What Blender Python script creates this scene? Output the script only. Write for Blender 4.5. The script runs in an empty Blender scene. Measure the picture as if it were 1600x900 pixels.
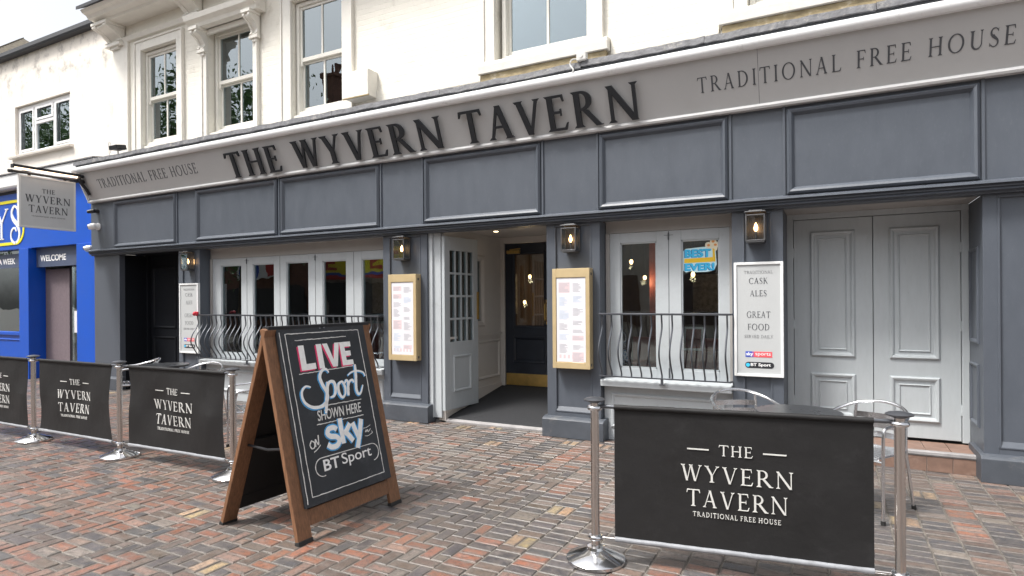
import bpy, math, random
import numpy as np
from mathutils import Matrix, Vector

random.seed(7)
rng = np.random.default_rng(11)
SC = bpy.context.scene
COL = SC.collection

# ------------------------------------------------------------------ camera
YAW, ROLL = 0.482394, -0.00729284
cam = bpy.data.cameras.new('camera')
cam.sensor_width = 36.0
cam.lens = 36.0 * 956.149 / 1600.0
cam.shift_y = (468.64 - 450.0) / 1600.0
cam.clip_start, cam.clip_end = 0.05, 800.0
fwd = Vector((-math.sin(YAW), math.cos(YAW), 0))
rt0 = Vector((math.cos(YAW), math.sin(YAW), 0))
up0 = Vector((0, 0, 1))
rt = math.cos(ROLL) * rt0 + math.sin(ROLL) * up0
up = -math.sin(ROLL) * rt0 + math.cos(ROLL) * up0
camo = bpy.data.objects.new('camera', cam)
camo.matrix_world = Matrix(((rt.x, up.x, -fwd.x, 0.0), (rt.y, up.y, -fwd.y, -6.53), (rt.z, up.z, -fwd.z, 1.58), (0, 0, 0, 1)))
COL.objects.link(camo)
SC.camera = camo

# ------------------------------------------------------------------ sky, sun, exposure
SUN_EL, SUN_DIR = math.radians(60), Vector((-0.62, -0.78, 0)).normalized()   # direction towards the sun
world = bpy.data.worlds.new('World')
SC.world = world
world.use_nodes = True
wn = world.node_tree
bg = wn.nodes['Background']
sky = wn.nodes.new('ShaderNodeTexSky')
sky.sky_type = 'NISHITA'
sky.sun_disc = False
sky.sun_elevation = SUN_EL
sky.sun_rotation = math.atan2(SUN_DIR.x, SUN_DIR.y)
sky.air_density, sky.dust_density, sky.ozone_density = 1.0, 5.0, 1.0
hs = wn.nodes.new('ShaderNodeHueSaturation')
hs.inputs['Saturation'].default_value = 0.22        # overcast: the cloud sheet takes the blue out of the sky
wn.links.new(sky.outputs[0], hs.inputs['Color'])
wn.links.new(hs.outputs[0], bg.inputs['Color'])
bg.inputs['Strength'].default_value = 0.125
sun = bpy.data.lights.new('sun', 'SUN')
sun.energy = 2.0
sun.angle = math.radians(12)
sun.color = (1.0, 0.96, 0.9)
suno = bpy.data.objects.new('sun', sun)
d = Vector((SUN_DIR.x * math.cos(SUN_EL), SUN_DIR.y * math.cos(SUN_EL), math.sin(SUN_EL)))
suno.rotation_euler = d.to_track_quat('Z', 'Y').to_euler()
suno.location = (0, -10, 20)
COL.objects.link(suno)
vs = SC.view_settings
vs.view_transform = 'Standard'
vs.look = 'None'
vs.gamma = 1.0
vs.use_curve_mapping = False
vs.exposure = 1.15

# ------------------------------------------------------------------ materials
def mat(name, col, rough=0.5, metal=0.0, spec=0.5, noise=0.0, nscale=6.0, bump=0.0, bscale=40.0, stretch=(1, 1, 1),
        grime=None, gscale=1.2, gamount=0.0, emit=None, estr=0.0):
    m = bpy.data.materials.new(name)
    m.use_nodes = True
    nt = m.node_tree
    b = nt.nodes['Principled BSDF']
    b.inputs['Base Color'].default_value = (*col, 1)
    b.inputs['Roughness'].default_value = rough
    b.inputs['Metallic'].default_value = metal
    b.inputs['Specular IOR Level'].default_value = spec
    tc = nt.nodes.new('ShaderNodeTexCoord')
    mp = nt.nodes.new('ShaderNodeMapping')
    mp.inputs['Scale'].default_value = stretch
    nt.links.new(tc.outputs['Object'], mp.inputs['Vector'])
    last = None
    if noise > 0:
        n = nt.nodes.new('ShaderNodeTexNoise')
        n.inputs['Scale'].default_value = nscale
        n.inputs['Detail'].default_value = 6
        n.inputs['Roughness'].default_value = 0.65
        nt.links.new(mp.outputs[0], n.inputs['Vector'])
        r = nt.nodes.new('ShaderNodeMapRange')
        r.inputs['From Min'].default_value, r.inputs['From Max'].default_value = 0.3, 0.7
        r.inputs['To Min'].default_value, r.inputs['To Max'].default_value = 1 - noise, 1 + noise
        nt.links.new(n.outputs['Fac'], r.inputs['Value'])
        v = nt.nodes.new('ShaderNodeVectorMath')
        v.operation = 'SCALE'
        v.inputs[0].default_value = col
        nt.links.new(r.outputs[0], v.inputs['Scale'])
        last = v.outputs[0]
        rr = nt.nodes.new('ShaderNodeMapRange')
        rr.inputs['To Min'].default_value, rr.inputs['To Max'].default_value = max(rough - .12, .02), min(rough + .12, 1)
        nt.links.new(n.outputs['Fac'], rr.inputs['Value'])
        nt.links.new(rr.outputs[0], b.inputs['Roughness'])
    if gamount > 0:
        g = nt.nodes.new('ShaderNodeTexNoise')
        g.inputs['Scale'].default_value = gscale
        g.inputs['Detail'].default_value = 9
        g.inputs['Roughness'].default_value = 0.75
        nt.links.new(mp.outputs[0], g.inputs['Vector'])
        r = nt.nodes.new('ShaderNodeMapRange')
        r.inputs['From Min'].default_value, r.inputs['From Max'].default_value = 0.56, 0.72
        r.inputs['To Max'].default_value = gamount
        nt.links.new(g.outputs['Fac'], r.inputs['Value'])
        mx = nt.nodes.new('ShaderNodeMixRGB')
        mx.inputs['Color1'].default_value = (*col, 1)
        mx.inputs['Color2'].default_value = (*(grime or (.1, .09, .08)), 1)
        nt.links.new(r.outputs[0], mx.inputs['Fac'])
        if last is not None:
            nt.links.new(last, mx.inputs['Color1'])
        last = mx.outputs[0]
    if last is not None:
        nt.links.new(last, b.inputs['Base Color'])
    if bump > 0:
        n2 = nt.nodes.new('ShaderNodeTexNoise')
        n2.inputs['Scale'].default_value = bscale
        n2.inputs['Detail'].default_value = 5
        nt.links.new(mp.outputs[0], n2.inputs['Vector'])
        bp = nt.nodes.new('ShaderNodeBump')
        bp.inputs['Strength'].default_value = bump
        bp.inputs['Distance'].default_value = 0.01
        nt.links.new(n2.outputs['Fac'], bp.inputs['Height'])
        nt.links.new(bp.outputs[0], b.inputs['Normal'])
    if emit:
        b.inputs['Emission Color'].default_value = (*emit, 1)
        b.inputs['Emission Strength'].default_value = estr
    return m

def glass(name, base, k, tint=(.86, .9, .9), rough=0.0):
    m = bpy.data.materials.new(name)
    m.use_nodes = True
    nt = m.node_tree
    nt.nodes.remove(nt.nodes['Principled BSDF'])
    out = nt.nodes['Material Output']
    tr = nt.nodes.new('ShaderNodeBsdfTransparent')
    tr.inputs[0].default_value = (*tint, 1)
    gl = nt.nodes.new('ShaderNodeBsdfGlossy')
    gl.inputs['Roughness'].default_value = rough
    gl.inputs['Color'].default_value = (.84, .93, .97, 1)
    fr = nt.nodes.new('ShaderNodeFresnel')
    fr.inputs['IOR'].default_value = 1.5
    ma = nt.nodes.new('ShaderNodeMath')
    ma.operation = 'MULTIPLY_ADD'
    ma.inputs[1].default_value = k
    ma.inputs[2].default_value = base
    ma.use_clamp = True
    nt.links.new(fr.outputs[0], ma.inputs[0])
    # old panes are never quite flat
    tc = nt.nodes.new('ShaderNodeTexCoord')
    n = nt.nodes.new('ShaderNodeTexNoise')
    n.inputs['Scale'].default_value = 1.7
    nt.links.new(tc.outputs['Object'], n.inputs['Vector'])
    bp = nt.nodes.new('ShaderNodeBump')
    bp.inputs['Strength'].default_value = 0.05
    bp.inputs['Distance'].default_value = 0.05
    nt.links.new(n.outputs['Fac'], bp.inputs['Height'])
    nt.links.new(bp.outputs[0], gl.inputs['Normal'])
    mx = nt.nodes.new('ShaderNodeMixShader')
    nt.links.new(ma.outputs[0], mx.inputs[0])
    nt.links.new(tr.outputs[0], mx.inputs[1])
    nt.links.new(gl.outputs[0], mx.inputs[2])
    nt.links.new(mx.outputs[0], out.inputs['Surface'])
    return m

def brick_bump(m, w, h, strength):
    """courses of painted brickwork showing through the paint"""
    nt = m.node_tree
    b = nt.nodes['Principled BSDF']
    tc = nt.nodes.new('ShaderNodeTexCoord')
    sp = nt.nodes.new('ShaderNodeSeparateXYZ')
    cb = nt.nodes.new('ShaderNodeCombineXYZ')
    nt.links.new(tc.outputs['Object'], sp.inputs[0])
    nt.links.new(sp.outputs['X'], cb.inputs['X'])
    nt.links.new(sp.outputs['Z'], cb.inputs['Y'])
    br = nt.nodes.new('ShaderNodeTexBrick')
    br.inputs['Scale'].default_value = 1.0
    br.inputs['Brick Width'].default_value = w
    br.inputs['Row Height'].default_value = h
    br.inputs['Mortar Size'].default_value = 0.006
    br.inputs['Mortar Smooth'].default_value = 0.6
    nt.links.new(cb.outputs[0], br.inputs['Vector'])
    inv = nt.nodes.new('ShaderNodeMath')
    inv.operation = 'SUBTRACT'
    inv.inputs[0].default_value = 1.0
    nt.links.new(br.outputs['Fac'], inv.inputs[1])
    n = nt.nodes.new('ShaderNodeTexNoise')
    n.inputs['Scale'].default_value = 22
    n.inputs['Detail'].default_value = 6
    nt.links.new(tc.outputs['Object'], n.inputs['Vector'])
    ad = nt.nodes.new('ShaderNodeMath')
    ad.operation = 'MULTIPLY_ADD'
    ad.inputs[1].default_value = 0.9
    nt.links.new(n.outputs['Fac'], ad.inputs[0])
    nt.links.new(inv.outputs[0], ad.inputs[2])
    bp = nt.nodes.new('ShaderNodeBump')
    bp.inputs['Strength'].default_value = strength
    bp.inputs['Distance'].default_value = 0.006
    nt.links.new(ad.outputs[0], bp.inputs['Height'])
    nt.links.new(bp.outputs[0], b.inputs['Normal'])

M = {}
M['white_wall'] = mat('white_wall', (.80, .77, .69), .7, noise=.03, nscale=3, grime=(.45, .41, .33), gscale=2.6, gamount=.55)
brick_bump(M['white_wall'], .235, .078, .5)
M['render_wall'] = mat('render_wall', (.80, .75, .68), .8, noise=.04, nscale=2, bump=.25, bscale=30, grime=(.34, .3, .26), gscale=1.6, gamount=.5)
def stain_band(m, z0, z1, col, amount):
    """patchy soot washed down below the eaves"""
    nt = m.node_tree; b = nt.nodes['Principled BSDF']
    src = b.inputs['Base Color'].links[0].from_socket
    tc = nt.nodes.new('ShaderNodeTexCoord'); sp = nt.nodes.new('ShaderNodeSeparateXYZ'); nt.links.new(tc.outputs['Object'], sp.inputs[0])
    r = nt.nodes.new('ShaderNodeMapRange'); r.interpolation_type = 'SMOOTHSTEP'
    r.inputs['From Min'].default_value, r.inputs['From Max'].default_value = z0, z1
    nt.links.new(sp.outputs['Z'], r.inputs['Value'])
    n = nt.nodes.new('ShaderNodeTexNoise'); n.inputs['Scale'].default_value = 3.2; n.inputs['Detail'].default_value = 10; n.inputs['Roughness'].default_value = .72
    nt.links.new(tc.outputs['Object'], n.inputs['Vector'])
    q = nt.nodes.new('ShaderNodeMapRange'); q.inputs['From Min'].default_value, q.inputs['From Max'].default_value = .50, .68
    q.inputs['To Max'].default_value = amount
    nt.links.new(n.outputs['Fac'], q.inputs['Value'])
    k = nt.nodes.new('ShaderNodeMath'); k.operation = 'MULTIPLY'; nt.links.new(r.outputs[0], k.inputs[0]); nt.links.new(q.outputs[0], k.inputs[1])
    x = nt.nodes.new('ShaderNodeMixRGB'); nt.links.new(k.outputs[0], x.inputs['Fac']); nt.links.new(src, x.inputs['Color1']); x.inputs['Color2'].default_value = (*col, 1)
    nt.links.new(x.outputs[0], b.inputs['Base Color'])
stain_band(M['render_wall'], 6.05, 6.5, (.27, .25, .23), .75)
M['white_trim'] = mat('white_trim', (.78, .755, .695), .55, noise=.04, nscale=7, bump=.12, bscale=25, grime=(.4, .36, .28), gscale=5, gamount=.35)
M['sill_stain'] = mat('sill_stain', (.36, .29, .17), .9, noise=.35, nscale=14, bump=.4, grime=(.7, .66, .58), gscale=7, gamount=.9, stretch=(.5, 1, 1))
M['gutter_white'] = mat('gutter_white', (.78, .79, .80), .4, noise=.04, nscale=9, grime=(.3, .28, .26), gscale=9, gamount=.4)
M['lead'] = mat('lead', (.13, .132, .142), .6, noise=.45, nscale=9, bump=.9, bscale=18, grime=(.34, .32, .29), gscale=7, gamount=.9)
M['dark_paint'] = mat('dark_paint', (.083, .095, .116), .40, noise=.06, nscale=3.5, bump=.07, bscale=12, stretch=(2.5, 2.5, 1), grime=(.16, .17, .19), gscale=22, gamount=.3)
M['plinth_paint'] = mat('plinth_paint', (.066, .075, .09), .5, noise=.12, nscale=7, bump=.12, bscale=30, grime=(.19, .18, .17), gscale=6, gamount=.55)
M['bead_grey'] = mat('bead_grey', (.58, .58, .58), .45, noise=.05, grime=(.3, .3, .3), gscale=8, gamount=.4)
M['fascia_grey'] = mat('fascia_grey', (.43, .43, .43), .5, noise=.03, nscale=2.5, bump=.03, bscale=8)
M['letter_dark'] = mat('letter_dark', (.012, .015, .020), .4)
M['letter_grey'] = mat('letter_grey', (.07, .075, .085), .5)
M['letter_mid'] = mat('letter_mid', (.115, .12, .13), .5)
M['letter_pale'] = mat('letter_pale', (.20, .205, .215), .6)
M['window_grey'] = mat('window_grey', (.46, .49, .51), .42, noise=.04, nscale=7, bump=.06, bscale=20, grime=(.25, .25, .24), gscale=9, gamount=.25)
M['door_grey'] = mat('door_grey', (.44, .475, .495), .42, noise=.04, nscale=5, bump=.06, bscale=14, stretch=(5, 5, 1), grime=(.2, .21, .21), gscale=9, gamount=.2)
M['casing_grey'] = mat('casing_grey', (.36, .345, .33), .5, noise=.04)
M['lobby_paint'] = mat('lobby_paint', (.60, .57, .53), .45, noise=.03, nscale=6, bump=.05)
M['black_door'] = mat('black_door', (.018, .024, .036), .35, noise=.15, nscale=5, bump=.06, bscale=12)
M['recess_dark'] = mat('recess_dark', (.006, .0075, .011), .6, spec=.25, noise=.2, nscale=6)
M['brass'] = mat('brass', (.62, .42, .14), .32, metal=.85, noise=.15, nscale=8)
M['gold'] = mat('gold', (.60, .47, .27), .42, metal=.35, noise=.05, nscale=5)
M['mat_grey'] = mat('mat_grey', (.022, .023, .026), .95, noise=.35, nscale=60, bump=.6, bscale=160)
M['sash_white'] = mat('sash_white', (.74, .72, .66), .42, noise=.03, bump=.05)
M['upvc'] = mat('upvc', (.82, .82, .82), .3)
M['glass'] = glass('glass', .07, 1.7)
M['glass_up'] = glass('glass_up', .13, 1.9, (.6, .66, .68))
M['lamp_glass'] = glass('lamp_glass', .02, .8, (.9, .9, .9))
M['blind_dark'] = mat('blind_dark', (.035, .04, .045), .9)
M['curtain'] = mat('curtain', (.38, .38, .36), .95, noise=.2, nscale=10)
M['black_metal'] = mat('black_metal', (.025, .026, .03), .42, metal=.3, noise=.1, bump=.1)
M['iron_grey'] = mat('iron_grey', (.10, .106, .12), .36, metal=.6, noise=.1)
M['lantern_metal'] = mat('lantern_metal', (.12, .12, .125), .42, metal=.6, noise=.2, nscale=12)
M['bulb'] = mat('bulb', (1, .75, .45), .3, emit=(1.0, .55, .22), estr=8)
M['bulb_dim'] = mat('bulb_dim', (1, .75, .45), .3, emit=(1.0, .6, .25), estr=4.5)
M['tube_warm'] = mat('tube_warm', (1, .8, .6), .4, emit=(1.0, .72, .5), estr=1.6)
M['downlight'] = mat('downlight', (1, .8, .6), .4, emit=(1.0, .8, .5), estr=6)
M['steel'] = mat('steel', (.60, .575, .555), .2, metal=1)
M['steel_base'] = mat('steel_base', (.64, .64, .65), .14, metal=1)
M['aluminium'] = mat('aluminium', (.70, .71, .73), .25, metal=1)
M['rubber'] = mat('rubber', (.02, .02, .02), .7)
M['fabric'] = mat('fabric', (.016, .0158, .0165), .6, spec=.3, noise=.12, nscale=4, bump=.6, bscale=7, grime=(.05, .05, .053), gscale=5, gamount=.3)
M['hem'] = mat('hem', (.24, .25, .27), .5, noise=.2, nscale=10, grime=(.10, .10, .10), gscale=9, gamount=.6)
M['print_white'] = mat('print_white', (.62, .62, .60), .7)
M['wood'] = mat('wood', (.20, .098, .05), .5, noise=.35, nscale=9, bump=.15, bscale=20, stretch=(9, 9, .8), grime=(.10, .05, .03), gscale=4, gamount=.35)
M['chalkboard'] = mat('chalkboard', (.027, .031, .037), .55, noise=.3, nscale=3, grime=(.085, .09, .10), gscale=3.5, gamount=.6)
M['board_back'] = mat('board_back', (.008, .008, .009), .6, noise=.3)
M['chalk'] = mat('chalk', (.72, .72, .70), .9, noise=.25, nscale=45, grime=(.25, .26, .28), gscale=50, gamount=.6)
M['chalk_white'] = mat('chalk_white', (.85, .85, .84), .9, noise=.08, nscale=30)
M['chalk_pink'] = mat('chalk_pink', (.74, .06, .17), .9, noise=.15, nscale=30)
M['chalk_blue'] = mat('chalk_blue', (.08, .36, .68), .9, noise=.15, nscale=30)
M['poster'] = mat('poster', (.46, .475, .48), .5, noise=.02)
M['sign_pale'] = mat('sign_pale', (.60, .62, .63), .5, noise=.03)
M['poster_trim'] = mat('poster_trim', (.74, .75, .75), .4)
M['paper'] = mat('paper', (.70, .69, .72), .6)
M['ink_grey'] = mat('ink_grey', (.42, .42, .46), .8)
M['ink_pink'] = mat('ink_pink', (.66, .53, .55), .8)
M['ink_blue'] = mat('ink_blue', (.48, .58, .72), .8)
M['logo_blue'] = mat('logo_blue', (.04, .08, .45), .5)
M['logo_red'] = mat('logo_red', (.72, .10, .12), .5)
M['logo_violet'] = mat('logo_violet', (.30, .10, .34), .5)
M['logo_black'] = mat('logo_black', (.02, .02, .025), .5)
M['pure_white'] = mat('pure_white', (.86, .86, .86), .5)
M['sticker_blue'] = mat('sticker_blue', (.05, .52, .86), .5)
M['sticker_deep'] = mat('sticker_deep', (.01, .16, .45), .5)
M['sticker_yellow'] = mat('sticker_yellow', (.86, .55, .03), .5)
M['sticker_pale'] = mat('sticker_pale', (.62, .86, .92), .5)
M['cream'] = mat('cream', (.86, .78, .6), .5)
M['orange'] = mat('orange', (.8, .35, .1), .5)
M['shop_blue'] = mat('shop_blue', (.0, .075, .47), .38, noise=.05, nscale=4)
M['shop_yellow'] = mat('shop_yellow', (.80, .72, .02), .5)
M['panel_mauve'] = mat('panel_mauve', (.17, .135, .15), .7, noise=.2, nscale=22, stretch=(2, 2, 1), bump=.2, bscale=60)
M['window_band'] = mat('window_band', (.07, .09, .15), .5)
M['shop_inside'] = mat('shop_inside', (.16, .15, .13), .9, noise=.5, nscale=3)
M['goods_pale'] = mat('goods_pale', (.45, .42, .38), .9, noise=.5, nscale=14)
M['goods_green'] = mat('goods_green', (.02, .12, .11), .9, noise=.5, nscale=9)
M['slate'] = mat('slate', (.035, .037, .042), .6, noise=.3, nscale=12)
M['roof_tile'] = mat('roof_tile', (.15, .13, .10), .85, noise=.35, nscale=9, bump=.6, bscale=12, grime=(.2, .19, .1), gscale=3, gamount=.7)
M['inner_wall'] = mat('inner_wall', (.09, .06, .045), .8, noise=.3, nscale=3)
M['inner_yellow'] = mat('inner_yellow', (.55, .42, .2), .8, noise=.2, nscale=3)
M['inner_red'] = mat('inner_red', (.26, .05, .035), .55, noise=.3, nscale=5)
M['inner_floor'] = mat('inner_floor', (.14, .08, .05), .5, noise=.3)
M['quarry_tile'] = mat('quarry_tile', (.20, .125, .095), .55, noise=.25, nscale=6, bump=.15, grime=(.35, .28, .24), gscale=5, gamount=.5)
M['step_edge'] = mat('step_edge', (.26, .25, .25), .6, noise=.2, nscale=9)
M['tile_joint'] = mat('tile_joint', (.33, .28, .25), .9)
M['red_ribbon'] = mat('red_ribbon', (.55, .02, .04), .5)
M['table_black'] = mat('table_black', (.03, .032, .036), .3, noise=.1)
M['cable_white'] = mat('cable_white', (.6, .6, .58), .5)
M['opp_brick'] = mat('opp_brick', (.17, .085, .06), .8, noise=.3, nscale=4)
M['opp_stone'] = mat('opp_stone', (.34, .32, .29), .8, noise=.2, nscale=2)
M['opp_red'] = mat('opp_red', (.42, .03, .025), .5)
M['opp_yellow'] = mat('opp_yellow', (.74, .62, .03), .5)
M['opp_white'] = mat('opp_white', (.7, .7, .7), .5)
M['opp_blue'] = mat('opp_blue', (.03, .08, .4), .5)
M['bark'] = mat('bark', (.09, .07, .05), .9, noise=.4, nscale=9, bump=.6)
M['leaf'] = mat('leaf', (.10, .18, .06), .6, noise=.5, nscale=1.2)

# ------------------------------------------------------------------ builders
WLOC = {}
def tag(o, label=None, cat=None, group=None, kind=None):
    if label: o['label'] = label
    if cat: o['category'] = cat
    if group: o['group'] = group
    if kind: o['kind'] = kind
    return o

def thing(name, label, cat, loc=(0, 0, 0), group=None):
    o = bpy.data.objects.new(name, None)
    o.empty_display_size = .1
    o.location = loc
    COL.objects.link(o)
    WLOC[o] = Vector(loc)
    return tag(o, label, cat, group)

def dup(o, parent=None, loc=None, rotz=None, label=None):
    c = o.copy()
    COL.objects.link(c)
    if parent: c.parent = parent
    if loc is not None: c.location = loc
    if rotz is not None: c.rotation_euler = (0, 0, rotz)
    if label: c['label'] = label
    for ch in list(o.children): dup(ch, c)
    return c

class MB:
    def __init__(s): s.v, s.f, s.m = [], [], Matrix.Identity(4)
    def add(s, vs, fs):
        b = len(s.v)
        s.v += [s.m @ Vector(p) for p in vs]
        s.f += [tuple(b + i for i in f) for f in fs]
        return s
    def box(s, x0, x1, y0, y1, z0, z1):
        x0, x1 = sorted((x0, x1)); y0, y1 = sorted((y0, y1)); z0, z1 = sorted((z0, z1))
        return s.add([(x0, y0, z0), (x1, y0, z0), (x1, y1, z0), (x0, y1, z0), (x0, y0, z1), (x1, y0, z1), (x1, y1, z1), (x0, y1, z1)],
                     [(0, 3, 2, 1), (4, 5, 6, 7), (0, 1, 5, 4), (1, 2, 6, 5), (2, 3, 7, 6), (3, 0, 4, 7)])
    def profx(s, prof, x0, x1):
        """closed (y,z) profile swept along x"""
        n = len(prof)
        a = sum(prof[i][0] * prof[(i + 1) % n][1] - prof[(i + 1) % n][0] * prof[i][1] for i in range(n))
        if a < 0: prof = prof[::-1]
        vs = [(x0, y, z) for y, z in prof] + [(x1, y, z) for y, z in prof]
        fs = [tuple(range(n))[::-1], tuple(range(n, 2 * n))] + [(i, (i + 1) % n, n + (i + 1) % n, n + i) for i in range(n)]
        return s.add(vs, fs)
    def plate(s, poly, O, ex, ey, en, d0, d1):
        """polygon (u,v) on the plane O,ex,ey, from offset d0 to d1 along en"""
        n = len(poly)
        a = sum(poly[i][0] * poly[(i + 1) % n][1] - poly[(i + 1) % n][0] * poly[i][1] for i in range(n))
        if a < 0: poly = poly[::-1]
        vs = [O + ex * u + ey * v + en * d1 for u, v in poly] + [O + ex * u + ey * v + en * d0 for u, v in poly]
        fs = [tuple(range(n)), tuple(range(n, 2 * n))[::-1]] + [((i + 1) % n, i, n + i, n + (i + 1) % n) for i in range(n)]
        return s.add(vs, fs)
    def tube(s, pts, r, n=10, cap=True, closed=False):
        pts = [Vector(p) for p in pts]
        k = len(pts)
        rs = r if isinstance(r, (list, tuple)) else [r] * k
        vs, fs = [], []
        ref = None
        for i, p in enumerate(pts):
            a = pts[(i - 1) % k] if (i > 0 or closed) else p
            c = pts[(i + 1) % k] if (i < k - 1 or closed) else p
            t = (c - a).normalized()
            if ref is None:
                ref = Vector((0, 0, 1)) if abs(t.z) < .9 else Vector((1, 0, 0))
            u = (ref - t * ref.dot(t)).normalized()
            w = t.cross(u)
            ref = u
            for j in range(n):
                an = 2 * math.pi * j / n
                vs.append(p + (u * math.cos(an) + w * math.sin(an)) * rs[i])
        for i in range(k if closed else k - 1):
            for j in range(n):
                a, b2 = i * n + j, i * n + (j + 1) % n
                c, d2 = ((i + 1) % k) * n + (j + 1) % n, ((i + 1) % k) * n + j
                fs.append((a, b2, c, d2))
        if cap and not closed:
            fs.append(tuple(range(n))[::-1]); fs.append(tuple((k - 1) * n + j for j in range(n)))
        return s.add(vs, fs)
    def lathe(s, prof, c=(0, 0, 0), n=32):
        vs, fs = [], []
        for r, z in prof:
            for j in range(n):
                an = 2 * math.pi * j / n
                vs.append((c[0] + r * math.cos(an), c[1] + r * math.sin(an), c[2] + z))
        for i in range(len(prof) - 1):
            for j in range(n):
                fs.append((i * n + j, i * n + (j + 1) % n, (i + 1) * n + (j + 1) % n, (i + 1) * n + j))
        fs.append(tuple(range(n))[::-1]); fs.append(tuple((len(prof) - 1) * n + j for j in range(n)))
        return s.add(vs, fs)
    def ring(s, x0, x1, z0, z1, y, w, h, inner=0.0):
        """mitred moulding round a rectangle in a y = const face that looks to -y"""
        o = [(x0, z0), (x1, z0), (x1, z1), (x0, z1)]
        def lvl(d, yy): return [(x0 + d, yy, z0 + d), (x1 - d, yy, z0 + d), (x1 - d, yy, z1 - d), (x0 + d, yy, z1 - d)]
        L = lvl(0, y + .004) + lvl(0, y - h * .45) + lvl(w * .3, y - h) + lvl(w * .6, y - h * .8) + lvl(w, y + .004 - inner)
        fs = []
        for a in range(4):
            for i in range(4):
                p, q = a * 4 + i, a * 4 + (i + 1) % 4
                fs.append((p, q, q + 4, p + 4))
        return s.add(L, fs)
    def build(s, name, m, parent=None, bevel=0.0, smooth=False, seg=2):
        me = bpy.data.meshes.new(name)
        off = Vector((0, 0, 0))
        o = parent
        while o is not None:
            off += o.location; o = o.parent
        me.from_pydata([tuple(p - off) for p in s.v], [], s.f)
        me.materials.append(M[m] if isinstance(m, str) else m)
        me.update()
        ob = bpy.data.objects.new(name, me)
        COL.objects.link(ob)
        if parent is not None: ob.parent = parent
        if smooth:
            me.polygons.foreach_set('use_smooth', [True] * len(me.polygons))
            me.set_sharp_from_angle(angle=math.radians(38))
        if bevel > 0:
            bv = ob.modifiers.new('bevel', 'BEVEL')
            bv.width = bevel; bv.segments = seg; bv.limit_method = 'ANGLE'; bv.angle_limit = math.radians(40)
            bv.harden_normals = False
        return ob

V = Vector
EX, EY, EZ = V((1, 0, 0)), V((0, 1, 0)), V((0, 0, 1))

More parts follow.
